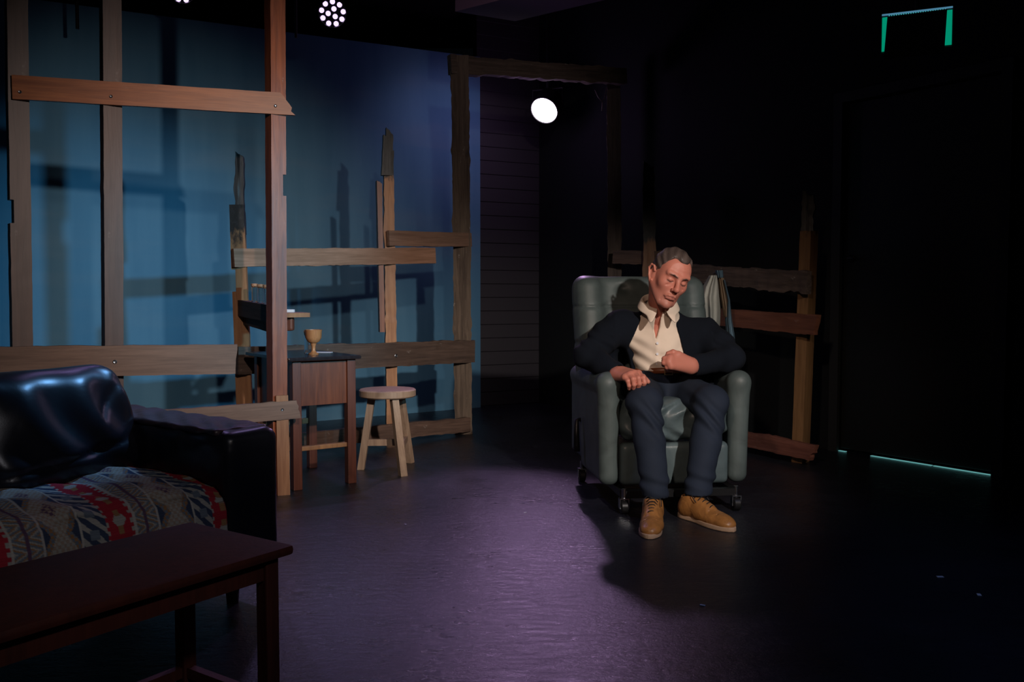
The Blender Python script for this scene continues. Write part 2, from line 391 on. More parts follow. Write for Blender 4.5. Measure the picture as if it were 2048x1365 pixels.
# right wall, with an opening for the door
def rw(s): return RC+RD*s
DA, DB = 3.09, 4.03   # door from / to along the wall
slab('wall_right', rw(0), rw(DA), 0, 3.45, .1, M['black_wall']); slab('wall_right', rw(DB), rw(8), 0, 3.45, .1, M['black_wall'])
slab('wall_right', rw(DA), rw(DB), 2.12, 3.45, .1, M['black_wall'])
# door leaf with frame, lock and handle
dn = Vector((RD.y, -RD.x))*-1   # away from the room
dn = Vector((.819, .573))
ang = math.atan2(RD.y, RD.x)
door = thing('door_1', (*(rw(DA)+dn*.03), 0), ang, None, None); door['kind'] = 'structure'
W_ = DB-DA
MB().box((W_/2, 0, 1.065), (W_-.012, .04, 2.09), bevel=.003).build('door_leaf', mat('door_paint', (.008, .010, .010), .5), door)
fr_ = MB(); fr_.box((-.03, -.03, 1.06), (.06, .05, 2.12)); fr_.box((W_+.03, -.03, 1.06), (.06, .05, 2.12)); fr_.box((W_/2, -.03, 2.15), (W_+.12, .05, .06)); fr_.build('door_frame', mat('door_frame_paint', (.02, .024, .024), .7), door)
Mx = Matrix.Translation((.06, -.02, 1.18)) @ Matrix.Rotation(PI/2, 4, 'X')
hd = MB(); hd.lathe([(.002, 0), (.024, 0), (.024, .008), (.016, .012), (.016, .02), (.002, .021)], M=Mx); hd.tube([(.06, -.04, 1.18), (.06, -.06, 1.18), (.10, -.062, 1.18)], .007)
auto_smooth(hd.build('door_handle', M['black_metal'], door))
# light leaking under the door, drawn as glowing strips along the gap
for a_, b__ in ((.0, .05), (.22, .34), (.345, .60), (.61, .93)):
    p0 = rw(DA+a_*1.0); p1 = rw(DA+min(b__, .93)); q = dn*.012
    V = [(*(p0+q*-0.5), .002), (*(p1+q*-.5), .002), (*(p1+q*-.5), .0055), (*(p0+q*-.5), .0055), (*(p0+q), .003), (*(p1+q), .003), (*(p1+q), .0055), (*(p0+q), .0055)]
    o = mesh_obj('door_light_strip', V, [(0, 3, 2, 1), (4, 5, 6, 7), (0, 1, 5, 4), (1, 2, 6, 5), (2, 3, 7, 6), (3, 0, 4, 7)], M['slit'], smooth=False); tag(o, kind='structure')
# boxed-in ceiling bulkhead
P0, P1 = Vector((.02, 6.0)), Vector((-.36, 5.8)); bd = Vector((.79, -.61))
V = []
for z in (2.757, 3.45):
    for p in (P0, P1, P1+bd*3.2, P0+bd*3.2): V.append((p.x, p.y, z))
o = mesh_obj('ceiling_bulkhead', V, [(0, 1, 2, 3), (7, 6, 5, 4), (0, 4, 5, 1), (1, 5, 6, 2), (2, 6, 7, 3), (3, 7, 4, 0)], M['bulkhead'], smooth=False); tag(o, kind='structure')

# ------------------------------------------------------------------ timber
def timber(name, p0, p1, w_, t_, face, m, parent, end0=None, end1=None, rough=.0006, w1=None, seed=0, notch=None, roll=0):
    """board from p0 to p1; w_ = width seen from 'face' (a plan direction the broad side looks to), t_ = thickness.
    end0/end1: amount of broken, jagged end; notch: list of (z0,z1,side,depth)"""
    p0 = Vector(p0); p1 = Vector(p1); ax = (p1-p0).normalized(); L = (p1-p0).length
    fdir = Vector((*face, 0)).normalized(); yv = (-(fdir-ax*fdir.dot(ax))).normalized(); xv = yv.cross(ax).normalized()
    W = Matrix((xv, yv, ax)).transposed().to_4x4(); W.translation = p0
    r = random.Random(seed); N = max(8, int(L/.015)); K = 6; nr = np.random.default_rng(seed+100)
    def knots(st):
        kz = np.cumsum(nr.uniform(st*.5, st*1.8, int(L/st*1.2)+4)); return kz, nr.normal(size=len(kz))
    kn_ = [(knots(.11), knots(.028)) for _ in range(2)]
    def rag(sd, z): (a1, b1), (a2, b2) = kn_[sd]; return 1.3*np.interp(z, a1, b1)+.55*np.interp(z, a2, b2)
    w1 = w_ if w1 is None else w1
    zs = [L*i/N for i in range(N+1)]
    if notch:
        for z0, z1, sd, dp in notch: zs += [z0-.001, z0, z1, z1+.001]
        zs = sorted(zs)
    prof = []                       # cross-section outline: unit square with K steps per broad side
    for k in range(K+1): prof.append((-.5+k/K, -.5))
    for k in range(K+1): prof.append((.5-k/K, .5))
    off = [(r.uniform(-1, 1)) for _ in prof]
    def endlen(px_, e):
        q = random.Random(int((px_+.5)*K*10)+seed*31); return 0 if not e else e*q.uniform(0, 1)
    v = []; n = len(prof); ph = r.uniform(0, 6)
    for zi, z in enumerate(zs):
        ww = w_+(w1-w_)*z/L
        for (a, b), of in zip(prof, off):
            x = a*ww; y = b*t_
            e = rough*(float(rag(0 if a < 0 else 1, z))+.25*of)
            if abs(a) > .49: x += math.copysign(e, a)
            y += math.copysign(e*.4, b)
            if notch:
                for z0, z1, sd, dp in notch:
                    if z0 <= z <= z1:
                        if sd < 0: x = max(x, -ww/2+dp)
                        else: x = min(x, ww/2-dp)
            zz = z
            fa = 1-min(1, z/(.12*L+1e-6)); fb = 1-min(1, (L-z)/(.12*L+1e-6))
            if end0: zz += fa*(end0*(a+.5) if end0 > 0 else -end0*(.5-a))*1 + fa*endlen(a, abs(end0)*.35)
            if end1: zz -= fb*(end1*(a+.5) if end1 > 0 else -end1*(.5-a))*1 + fb*endlen(a, abs(end1)*.35)
            v.append((x, y, zz))
    f = []
    for i in range(len(zs)-1):
        for k in range(n): f.append((i*n+k, i*n+(k+1) % n, (i+1)*n+(k+1) % n, (i+1)*n+k))
    for k in range(K): f.append((k+1, k, n-1-k, n-2-k)); b = (len(zs)-1)*n; f.append((b+k, b+k+1, b+n-2-k, b+n-1-k))
    o = mesh_obj(name, v, f, m, parent, smooth=False, world=False)
    if parent is not None: o.matrix_basis = parent.matrix_basis.inverted() @ W
    else: o.matrix_basis = W
    auto_smooth(o, 35)
    return o
def screw(board, p, face, r=.007):
    "a screw head on a board (sub-part); p in world"
    q = Vector((*face, 0)).to_track_quat('Z', 'Y').to_matrix().to_4x4(); q.translation = Vector(p)
    v = MB().lathe([(r*.3, .0), (r, 0), (r, .002), (r*.75, .0035), (r*.3, .002)], M=q, n=14)
    W = board.parent.matrix_basis @ board.matrix_basis
    o = mesh_obj('screw', [W.inverted() @ a for a in v.v], v.f, M['screw'], board, smooth=False, world=False)
    return o
# --- left frame: three tall posts and four boards (foreground)
A0, C0 = Vector((-2.20, 3.95)), Vector((-1.115, 4.325)); fd = (C0-A0).normalized(); ff = (fd.y, -fd.x)
def onl(a, b, px):
    "plan point on line a-b that is seen at column px"
    k = (px-1024)/F_PX*.9976; d = b-a; t_ = (k*a.y-a.x)/(d.x-k*d.y); return a+d*t_
def hz(px, py, a, b): p = onl(a, b, px); return at(px, py, p.y)
f1 = thing('timber_frame', (C0.x, C0.y, 0), math.atan2(fd.y, fd.x), 'tall open timber frame of three posts and nailed boards behind the leather sofa', 'wooden frame')
def post(a, b, pxt, pyt, pxb, pyb, w_, t_, face, m, parent, zt=None, zb=0, **kw):
    pt = hz(pxt, pyt, a, b); pb = hz(pxb, pyb, a, b)
    if zb is not None:
        s = (zb-pb.z)/(pt.z-pb.z); pb = pb+(pt-pb)*s
    if zt is not None: s = (zt-pb.z)/(pt.z-pb.z); pt = pb+(pt-pb)*s
    return timber('post', pb, pt, w_, t_, face, m, parent, **kw)
m_A = wood('post_brown', (.11, .062, .052), (.065, .036, .031), .5, wear=.12)
m_C = wood('post_red', (.34, .095, .036), (.15, .038, .017), .45, wear=.3)
pA = post(A0, C0, 33, 60, 43, 690, .080, .06, (.62, -.78), m_A, f1, zt=2.75, seed=1, notch=[(1.27, 1.37, -1, .014)])
pB = post(A0, C0, 221, 60, 225, 690, .078, .06, (.62, -.78), m_A, f1, zt=2.85, seed=2)
pC = post(A0, C0, 550, 60, 555, 960, .072, .075, (.6, -.8), m_C, f1, zt=2.95, seed=3, notch=[(1.43, 1.53, 1, .016)])
ofs = Vector((ff[0], ff[1], 0))*.055
def board(name, a, b, c0, c1, w_, t_, face, m, parent, off=0.05, **kw):
    "c0/c1: centre pixel (px,py) of either end, on the frame line a-b moved 'off' to the viewer side"
    n = Vector(face).normalized()*off; p0 = hz(*c0, a+n, b+n); p1 = hz(*c1, a+n, b+n)
    return timber(name, p0, p1, w_, t_, face, m, parent, **kw)
m_r1 = wood('rail_warm', (.36, .12, .045), (.18, .055, .024), .5, wear=.08)
r1 = board('rail', A0, C0, (25, 175), (592, 210), .100, .022, ff, m_r1, f1, off=.045, end1=-.055, seed=4)
for px, py in ((40, 184), (222, 193), (551, 212)): screw(r1, hz(px, py, A0+Vector(ff)*.058, C0+Vector(ff)*.058), ff)
r2 = board('rail', A0, C0, (-60, 727), (476, 718), .135, .026, ff, M['plank_grey'], f1, off=.052, end1=.012, seed=5, rough=.0015)
for px, py in ((230, 724),): screw(r2, hz(px, py, A0+Vector(ff)*.067, C0+Vector(ff)*.067), ff, .009)
r3 = board('rail', A0, C0, (250, 846), (603, 818), .085, .026, ff, M['plank_grey'], f1, off=.058, end1=-.02, seed=6, rough=.0015)
screw(r3, hz(565, 820, A0+Vector(ff)*.072, C0+Vector(ff)*.072), ff)
# narrow offcut doubling the foot of the third post
pp = C0+fd*.0+Vector(ff)*.052
timber('post_offcut', (pp.x+.004, pp.y, 0), (pp.x, pp.y, .48), .055, .02, ff, M['plank_warm'], f1, seed=8)

# --- burnt frame in front of the blue flat
D0, F0 = Vector((-1.50, 4.97)), Vector((-.345, 6.2)); gd = (F0-D0).normalized(); gf = (gd.y, -gd.x)
f2 = thing('timber_frame', (F0.x, F0.y, 0), math.atan2(gd.y, gd.x), 'charred low timber frame with broken posts standing behind the desk and stool', 'wooden frame')
mD = wood('post_burnt_left', (.42, .20, .085), (.25, .105, .045), .6, char=(1.10, 1.42)); mE = wood('post_burnt_mid', (.48, .24, .11), (.28, .12, .055), .55, char=(1.60, 1.80))
gface = (.15, -1)
pD = post(D0, F0, 474, 410, 489, 800, .085, .05, gface, mD, f2, zt=None, zb=0, seed=11, w1=.075, notch=[(.98, 1.10, -1, .02)])
q0 = hz(478, 425, D0+Vector((0, -.0)), F0); q1 = hz(475, 302, D0, F0)
timber('burnt_stub', q0+Vector((0, .03, -.12)), q1+Vector((0, .03, 0)), .048, .04, gface, M['char'], f2, end1=.02, rough=.004, seed=12, w1=.03)
pE = post(D0, F0, 776, 300, 784, 860, .070, .045, (.3, -1), mE, f2, zb=0, seed=13, w1=.058, end1=-.05, rough=.0025)
q0 = hz(765, 560, D0, F0); q1 = hz(762, 362, D0, F0)
timber('batten', hz(768, 664, D0, F0)+Vector((-.012, -.02, 0)), q1+Vector((-.012, -.02, 0)), .03, .07, (.3, -1), M['plank_red'], f2, end1=.02, seed=14)
mF = wood('post_old', (.20, .145, .105), (.07, .048, .036), .85, wear=.4, bump=.7)
pF = post(D0, F0, 920, 140, 927, 860, .115, .06, (.05, -1), mF, f2, zb=0, zt=2.58, seed=15, rough=.004)
cE = .06
board('rail', D0, F0, (466, 516), (869, 512), .098, .024, gface, wood('rail_tan', (.40, .22, .145), (.21, .11, .065), .65), f2, off=.05, seed=16, rough=.002)
board('rail', D0, F0, (776, 477), (941, 480), .092, .024, (.2, -1), wood('rail_grey', (.29, .17, .12), (.15, .085, .057), .7), f2, off=.055, seed=17, rough=.002)
rr_ = board('rail', D0, F0, (474, 722), (947, 703), .148, .028, gf, wood('rail_dark', (.13, .085, .065), (.05, .032, .026), .65, wear=.25), f2, off=.05, seed=18, rough=.003)
screw(rr_, hz(792, 712, D0+Vector(gf)*.066, F0+Vector(gf)*.066), gf, .011)
board('rail', D0, F0, (520, 890), (938, 849), .09, .03, gf, wood('rail_low', (.19, .115, .085), (.07, .04, .03), .65, wear=.3), f2, off=.05, seed=19, rough=.003)

for k_, (px_, yt) in enumerate(((771, 270), (776, 256), (781, 263))):
    b0 = hz(px_, 352, D0, F0); b1 = hz(px_, yt, D0, F0)
    timber('burnt_splinter', b0+Vector((0, -.012, 0)), b1+Vector((0, -.012, 0)), .050-.008*k_, .04, (.3, -1), M['char'], f2, end1=.02, seed=40+k_, w1=.022, rough=.002)
# --- doorway header and right-hand frame
G0, I0 = Vector((.78, 6.9)), Vector((1.655, 5.12)); hd_ = (I0-G0).normalized(); hf = (-.897, -.44)
f3 = thing('timber_frame', (I0.x, I0.y, 0), math.atan2(hd_.y, hd_.x), 'dark timber frame and doorway lintel standing behind the recliner', 'wooden frame')
pG = post(G0, I0, 1228, 300, 1229, 520, .098, .07, (-.1, -1), wood('post_dark_old', (.15, .11, .09), (.07, .05, .042), .8, wear=.25, bump=.5), f3, zb=0, zt=2.62, seed=21, rough=.003)
h0 = at(900, 134, 6.22); h1 = at(1248, 158, 6.86)
timber('lintel', h0+Vector((0, -.06, 0)), h1+Vector((0, -.06, 0)), .105, .05, (.1, -1), M['plank_old'], f3, seed=22, rough=.005)
pH = post(G0, I0, 1297, 320, 1300, 640, .105, .05, (-.1, -1), wood('post_burnt_back', (.22, .10, .04), (.12, .05, .02), .6, char=(1.25, 1.45)), f3, zb=0, seed=23, end1=.05, w1=.07, rough=.004)
mI = wood('post_burnt_right', (.26, .14, .06), (.15, .075, .03), .55, char=(1.22, 1.40))
pI = post(G0, I0, 1618, 470, 1601, 915, .065, .085, (-.72, -.7), mI, f3, zb=0, zt=1.32, seed=24)
q0 = hz(1617, 480, G0, I0); q1 = hz(1616, 380, G0, I0)
timber('burnt_stub', q0, q1, .052, .05, (-.4, -1), M['char'], f3, end1=.03, rough=.006, seed=25, w1=.04)
pr = (-.3, -1)
timber('rail', at(1228, 514, 6.72), at(1330, 517, 6.40), .095, .03, (-.2, -1), wood('rail_back', (.16, .10, .07), (.08, .05, .035), .7, wear=.2), f3, seed=26, rough=.003)
timber('rail', at(1335, 545, 6.15), at(1618, 564, 4.975), .108, .03, hf, wood('rail_split', (.12, .085, .07), (.04, .027, .022), .8, wear=.35, bump=.6), f3, seed=27, rough=.006)
timber('rail', at(1340, 626, 6.13), at(1638, 651, 4.91), .105, .03, hf, wood('rail_redbrown', (.20, .075, .042), (.10, .035, .02), .55, wear=.12), f3, end1=.02, seed=28, rough=.002)
timber('rail', at(1420, 864, 5.72), at(1638, 908, 4.90), .085, .03, hf, wood('rail_foot', (.26, .10, .07), (.12, .04, .028), .6, wear=.2), f3, end1=.05, seed=29, rough=.003)
# loose wire on the lintel post
wv = MB(); wv.tube([at(1213, 176, 6.8), at(1209, 196, 6.76), at(1204, 204, 6.75), at(1196, 194, 6.76), at(1190, 180, 6.78)], .003, 6); wv.tube([at(1205, 204, 6.75), at(1204, 222, 6.76)], .004, 6)
wv.build('wire', mat('wire', (.12, .08, .09), .6), f3, world=True, smooth=True)

# ------------------------------------------------------------------ desk, shelf, stool
dfl, dfr, drr = Vector((-1.061, 4.36)), Vector((-.821, 4.53)), Vector((-1.085, 4.92))
dx = Vector((.817, .577)); dang = math.atan2(dx.y, dx.x)
desk = thing('desk', (*(dfl+dx*.165+Vector((-.577, .817))*.28), 0), dang, 'small old reddish wooden desk with dark glossy top behind the red post', 'desk')
HW, HD_, DH = .145, .25, .655
for sx, sy in ((-1, -1), (1, -1), (1, 1), (-1, 1)):
    b = MB(); b.box((sx*HW, sy*HD_, (DH-.02)/2), (.045, .045, DH-.02), bevel=.003); b.build('leg', M['desk_leg'], desk)
tp = MB(); tp.box((-.01, .0, DH-.009), (2*HW+.095, 2*HD_+.12, .018), bevel=.006); tp.build('desk_top', M['desk_top'], desk)
b = MB(); b.box((0, -HD_, .525), (2*HW-.045, .016, .225)); b.build('end_panel', M['desk_red'], desk)
b = MB(); b.box((HW, 0, .58), (.016, 2*HD_-.045, .10)); b.build('apron', M['desk_leg'], desk)
b = MB(); b.box((-HW, 0, .50), (.016, 2*HD_-.045, .27)); b.build('side_panel', M['desk_leg'], desk)
b = MB(); b.box((0, HD_, .58), (2*HW-.045, .016, .10)); b.build('apron', M['desk_leg'], desk)
b = MB(); b.box((0, -HD_+.006, .20), (2*HW-.045, .03, .022), bevel=.003); b.build('footrail', M['rail_orange'], desk)
b = MB(); b.box((-HW+.0, 0, .265), (.022, 2*HD_-.045, .022), bevel=.003); b.build('footrail', M['rail_orange'], desk)
b = MB(); b.box((0, HD_, .265), (2*HW-.045, .022, .03), bevel=.003); b.build('footrail', M['rail_orange'], desk)
DM = desk.matrix_basis
def ondesk(x, y, z=DH): return DM @ Vector((x, y, z))
# goblet
gp = at(627, 697, 4.62); gp.z = DH
g = thing('goblet', gp, 0, 'turned orange-brown wooden goblet standing on the dark desk top', 'goblet')
b = MB(); b.lathe([(.004, .055), (.016, .056), (.030, .065), (.041, .085), (.043, .118), (.045, .126), (.041, .126), (.037, .09), (.02, .072), (.003, .07)]); auto_smooth(b.build('bowl', M['goblet'], g), 50)
b = MB(); b.lathe([(.002, 0), (.026, 0), (.027, .004), (.016, .010), (.010, .02), (.0105, .04), (.016, .056), (.002, .057)]); auto_smooth(b.build('stem', M['goblet'], g), 50)
gl = at(613, 697, 4.68); gl.z = DH
g = thing('glass_vial', gl, 0, 'clear glass tube with brown stopper beside the wooden goblet', 'glass vial')
def tumbler(parent, r, h):
    b = MB(); b.lathe([(.001, 0), (r*.95, 0), (r, .004), (r, h), (r-.0022, h), (r-.003, .006), (.001, .005)], n=24); auto_smooth(b.build('glass_body', M['glass'], parent), 50)
tumbler(g, .0115, .105)
b = MB(); b.lathe([(.001, .092), (.0088, .092), (.0105, .1065), (.013, .107), (.013, .120), (.001, .121)], n=20); auto_smooth(b.build('stopper', M['cork'], g), 50)
# thin pale strip on the desk
p_ = ondesk(.115, .03); MB().box((p_.x, p_.y, DH+.0012), (.11, .035, .0018), Matrix.Rotation(R(-8), 3, 'Z')).build('pale_strip', M['paper'], tagd=('thin pale strip lying flat on the right of the desk top', 'paper'))
# shelf with jars, fixed behind the red post
s0 = at(477, 610, 4.95); s1 = at(560, 624, 4.42)
fdx = (s1-s0); fdx.z = 0; nn = (fdx.y, -fdx.x) if fdx.y*-1 > 0 else (-fdx.y, fdx.x)
sh = thing('wall_shelf', ((s0.x+s1.x)/2, (s0.y+s1.y)/2, .8), 0, 'dark wooden shelf plank holding three jars, left of the red post', 'shelf')
sf = Vector((fdx.y, -fdx.x)).normalized();  sf = -sf if sf.y > 0 else sf
e0 = at(477, 601, 4.97); e1 = at(548, 612, 4.50)
sdir = (e1-e0).normalized(); side = Vector((-sdir.y, sdir.x, 0)).normalized();  side = side if side.x > 0 else -side
timber('shelf_board', e0+side*.045-Vector((0, 0, .011)), e1+side*.045-Vector((0, 0, .011)), .10, .020, (0.0001, 0), M['plank_dark'], sh, seed=31) if False else None
b = MB()
for (a0, a1, hh, th, mm, nm) in ((e0, e1, .085, .02, M['plank_dark'], 'shelf_front'),):
    timber(nm, a0-Vector((0, 0, hh/2)), a1-Vector((0, 0, hh/2)), hh, th, (sf.x, sf.y), mm, sh, seed=32)
v = [e0, e1, e1+side*.06, e0+side*.06]; V = [q-Vector((0, 0, .018)) for q in v]+v
mesh_obj('shelf_board', V, [(0, 3, 2, 1), (4, 5, 6, 7), (0, 1, 5, 4), (1, 2, 6, 5), (2, 3, 7, 6), (3, 0, 4, 7)], M['plank_warm'], sh, smooth=False)
k0, k1 = e0-Vector((0, 0, .10))+side*.03, e1-Vector((0, 0, .115))+side*.03
timber('shelf_bracket', k0, k1, .06, .03, (sf.x, sf.y), M['plank_dark'], sh, seed=33)
for i, tt in enumerate((.33, .50, .66)):
    p = e0+(e1-e0)*tt+side*.028
    j = thing('glass_jar', p, 0, ['leftmost of the three small glass jars on the dark shelf', 'middle one of the three small glass jars on the dark shelf', 'glass jar closest to the red post on the dark shelf'][i], 'jar', 'glass jars on the dark shelf')
    tumbler(j, .0165, .085)
    b = MB(); b.lathe([(.001, .078), (.0135, .078), (.0155, .0855), (.0175, .086), (.0175, .098), (.001, .099)], n=20); auto_smooth(b.build('lid', M['cork'], j), 50)
# ledge right of the red post
lz = .868
lp = [at(566, 634, 4.50), at(620, 629, 4.62), at(602, 618, 4.85), at(556, 618, 4.85)]
for q in lp: q.z = lz
lg = thing('ledge', (lp[0].x+.04, lp[0].y+.1, .78), 0, 'pale little ledge board sticking out right of the red post', 'shelf')
V = [q-Vector((0, 0, .022)) for q in lp]+lp
mesh_obj('ledge_board', V, [(3, 2, 1, 0), (4, 5, 6, 7), (0, 1, 5, 4), (1, 2, 6, 5), (2, 3, 7, 6), (3, 0, 4, 7)], M['plank_warm'], lg, smooth=False)
mb = MB(); q = at(579, 654, 4.6); mb.box((q.x, q.y, lz-.022-.035), (.045, .05, .07), bevel=.012); mb.build('ledge_bracket', M['desk_leg'], lg, world=True)
q = at(580, 617, 4.72); MB().box((q.x, q.y, lz+.008), (.045, .03, .016), bevel=.003).build('paper_pad', M['paper'], tagd=('small white folded paper on the pale ledge board', 'paper'))
# stool
sp_ = at(775, 786, 4.92); SH = .445
st = thing('stool', (sp_.x, sp_.y, 0), R(8), 'round light-wood stool with square splayed legs right of the desk', 'stool')
b = MB(); b.lathe([(.01, SH-.042), (.148, SH-.042), (.155, SH-.036), (.155, SH-.006), (.149, SH), (.01, SH)], n=48); o = b.build('seat', wood('stool_seat', (.42, .28, .19), (.28, .17, .11), .45), st); auto_smooth(o)
SM = st.matrix_basis.inverted()
feet = [(at(722, 940, 4.92), -1), (at(806, 953, 4.74), 0), (at(820, 927, 5.12), 1)]
tops = [(-.085, -.01), (.035, -.10), (.07, .07)]
fl = []
for (p, _), tpz in zip(feet, tops):
    q = SM @ p; q.z = 0; top = Vector((tpz[0], tpz[1], SH-.042)); fl.append((q, top)); ax = (top-q).normalized()
    W = ax.to_track_quat('Z', 'Y').to_matrix()
    MM = Matrix.Rotation(math.atan2(q.y, q.x)+PI/2, 3, 'Z')
    v = []
    for zc, cpt in ((0, q), (1, top)):
        for sx, sy in ((-1, -1), (1, -1), (1, 1), (-1, 1)): v.append(cpt+MM @ Vector((sx*.019, sy*.019, 0)))
    o = mesh_obj('leg', v, [(3, 2, 1, 0), (4, 5, 6, 7), (0, 1, 5, 4), (1, 2, 6, 5), (2, 3, 7, 6), (3, 0, 4, 7)], M['stool'], st, smooth=False, world=False)
def onleg(i, z): q, t_ = fl[i]; return q+(t_-q)*(z/t_.z)
def bar(p, q, w_, h_):
    d = (q-p); L = d.length; mid = (p+q)/2; rot = d.to_track_quat('X', 'Z').to_matrix(); return MB().box(mid, (L, w_, h_), rot)
m1 = (onleg(1, .15)+onleg(2, .15))/2
bar(onleg(0, .15), m1, .022, .035).build('stretcher', M['stool'], st); bar(onleg(1, .15), onleg(2, .15), .022, .03).build('stretcher', M['stool'], st)

# ------------------------------------------------------------------ coffee table
tc = Vector((-.466, 1.904)); tu = Vector((.565, .825)); tn = Vector((-.825, .565)); TL, TW, TH = 1.15, .356, .42
ct = thing('coffee_table', (*(tc-tu*TL/2+tn*TW/2), 0), math.atan2(tu.y, tu.x), 'long dark reddish-brown wooden coffee table in the front left corner', 'table')
b = MB(); b.box((0, 0, TH-.011), (TL, TW, .022), bevel=.009); auto_smooth(b.build('table_top', M['coffee'], ct))
for sx in (-1, 1):
    for sy in (-1, 1):
        b = MB(); b.box((sx*(TL/2-.045), sy*(TW/2-.035), (TH-.022)/2), (.034, .034, TH-.022), bevel=.004); b.build('leg', M['coffee'], ct)
b = MB()
for sy in (-1, 1): b.box((0, sy*(TW/2-.035), TH-.045), (TL-.12, .018, .046))
for sx in (-1, 1): b.box((sx*(TL/2-.045), 0, TH-.045), (.018, TW-.1, .046))
b.build('apron', M['coffee'], ct)
b = MB()
for sy in (-1, 1): b.box((0, sy*(TW/2-.035), .085), (TL-.12, .02, .024))
for sx in (-1, 1): b.box((sx*(TL/2-.045), 0, .085), (.02, TW-.1, .024))
b.build('lower_rail', M['coffee'], ct)

# ------------------------------------------------------------------ sofa (local: X along the seat to the right arm, -Y = front)
su = Vector((.62, .785)); sv = Vector((.785, -.62)); SW, SD = 1.62, .90
af = Vector((-.785, 2.715))                         # front middle of the right arm
so = af-su*(SW/2-.10)-sv*(SD/2)
sofa = thing('sofa', (so.x, so.y, 0), math.atan2(su.y, su.x), 'dark navy leather sofa with boxy arms at the left edge of the stage', 'sofa')
def soft(name, boxes, m, parent, h=.012, k=.03, disp=None, lo=None, hi=None, extra=None):
    lo = np.min([np.array(c)-np.array(hf_)-.06 for c, hf_, r_ in boxes], 0); hi = np.max([np.array(c)+np.array(hf_)+.06 for c, hf_, r_ in boxes], 0)
    F = Field(lo, hi, h)
    for c, hf_, r_ in boxes: F.rbox(c, hf_, r_, k=k)
    if extra: extra(F)
    if disp: F.fn(disp)
    v, f = F.mesh(); return mesh_obj(name, v, f, m, parent, True, False)
AH = .545
for sx in (1, -1):
    o = soft('armrest', [((sx*(SW/2-.10), 0, .10+(AH-.10)/2), (.10, SD/2, (AH-.10)/2), .035)], M['sofa'], sofa, .011,
             disp=lambda X, Y, Z: .0025*wob(X, Y, Z, 22, 3)+.003*np.sin(Y*38+X*9)*(Z > AH-.05))
soft('arm_top', [((SW/2-.10, .02, AH-.004), (.098, SD/2-.035, .010), .009)], M['sofa_top'], sofa, .007, k=.005, disp=lambda X, Y, Z: .0022*np.sin(Y*47+7*np.sin(X*14))+.002*wob(X, Y, Z, 40, 9))  # arm top slab; violet light from above put into its leather colour
soft('base', [((0, .02, .20), (SW/2-.19, SD/2-.03, .10), .02)], M['sofa'], sofa, .014)
soft('back', [((0, SD/2-.10, .40), (SW/2-.19, .10, .26), .06)], M['sofa'], sofa, .014)
cw = (SW-.40)/2
for i in (1, -1):
    o = soft('seat_cushion', [((i*cw/2, -.06, .30), (cw/2-.004, SD/2-.10, .075), .05)], M['sofa'], sofa, .012)
def backc(i):
    cx = i*cw/2
    def disp(X, Y, Z):
        x = (X-cx)/(cw/2); z = (Z-.55)/.2
        puff = -.058*np.clip(1-x*x, 0, 1)**.8*np.clip(1-((Z-.48)/.24)**2, 0, 1)
        cre = .011*np.sin(x*9+2.6*np.sin(z*2+i)+1.2*z)*np.exp(-((z-.3)**2)*1.2)+.010*np.exp(-((x*.5+z*.5-.72)/.05)**2)+.008*np.exp(-((x*.6-z*.6-.1)/.05)**2)*(x > .3)
        seam = .010*np.exp(-((Z-.475-.03*x)/.010)**2)
        fm = np.clip((.16-Y)/.08, 0, 1); return puff+cre*fm+seam*fm+.003*wob(X, Y, Z, 18, 5+i)
    lo = np.array([cx-cw/2-.05, -.14, .30]); hi = np.array([cx+cw/2+.05, SD/2+.08, .84])
    F = Field(lo, hi, .009); rot = Matrix.Rotation(R(-14), 3, 'X')
    F.rbox((cx, .17, .545), (cw/2-.012, .085, .185), .08, rot, k=.0); F.fn(disp); v, f = F.mesh()
    if i > 0:      # the right cushion has slipped forward at its left end
        c_, s_ = math.cos(R(20)), math.sin(R(20)); px_, py__ = cw-.01, .20; a_, b_ = v[:, 0]-px_, v[:, 1]-py__; v[:, 0] = px_+a_*c_-b_*s_; v[:, 1] = py__+a_*s_+b_*c_
    return mesh_obj('back_cushion', v, f, M['sofa'], sofa, True, False)
for i in (1, -1): backc(i)
for sx in (-1, 1):
    for sy in (-1, 1):
        b = MB(); b.lathe([(.012, 0), (.018, .0), (.026, .10), (.002, .10)], (sx*(SW/2-.12), sy*(SD/2-.09), 0), 14); b.build('leg', M['black_metal'], sofa, smooth=True)
# throw over the seat: kilim bands as woven colour
NU, NV = 420, 300
BW = SW-.40-.012
prof = []     # side profile of the throw, from the back of the seat, over the front edge and down
for y, z in ((.17, .385), (.05, .395), (-.12, .402), (-.30, .398), (-.40, .385), (-.445, .36), (-.462, .32), (-.466, .26), (-.468, .185)): prof.append((y, z))
py_ = np.array([p[0] for p in prof]); pz_ = np.array([p[1] for p in prof]); cl = np.concatenate([[0], np.cumsum(np.hypot(np.diff(py_), np.diff(pz_)))]); LV = cl[-1]
uu = np.linspace(0, 1, NU); vv = np.linspace(0, 1, NV); U_, V_ = np.meshgrid(uu, vv, indexing='ij')
yy = np.interp(V_*LV, cl, py_); zz_ = np.interp(V_*LV, cl, pz_); xx = (U_-.5)*BW
edge = np.minimum(U_, 1-U_)*BW
hump = -.055*np.exp(-((edge)/.035)**2)*(1-.3*V_)
wr = .006*np.sin(xx*21+3*np.sin(yy*6))*np.sin(yy*9+1)+.004*np.sin(xx*47+yy*31)
zz_ = zz_+(wr+.012*np.sin((U_*4)*PI)**2)*np.clip((.42-yy*0-0)/.42, 0, 1)*np.where(V_ < .75, 1, .2)
zz_ = zz_+.25*hump*(V_ < .8)
yy = yy-np.where(V_ > .7, .006*np.sin(xx*30), 0)
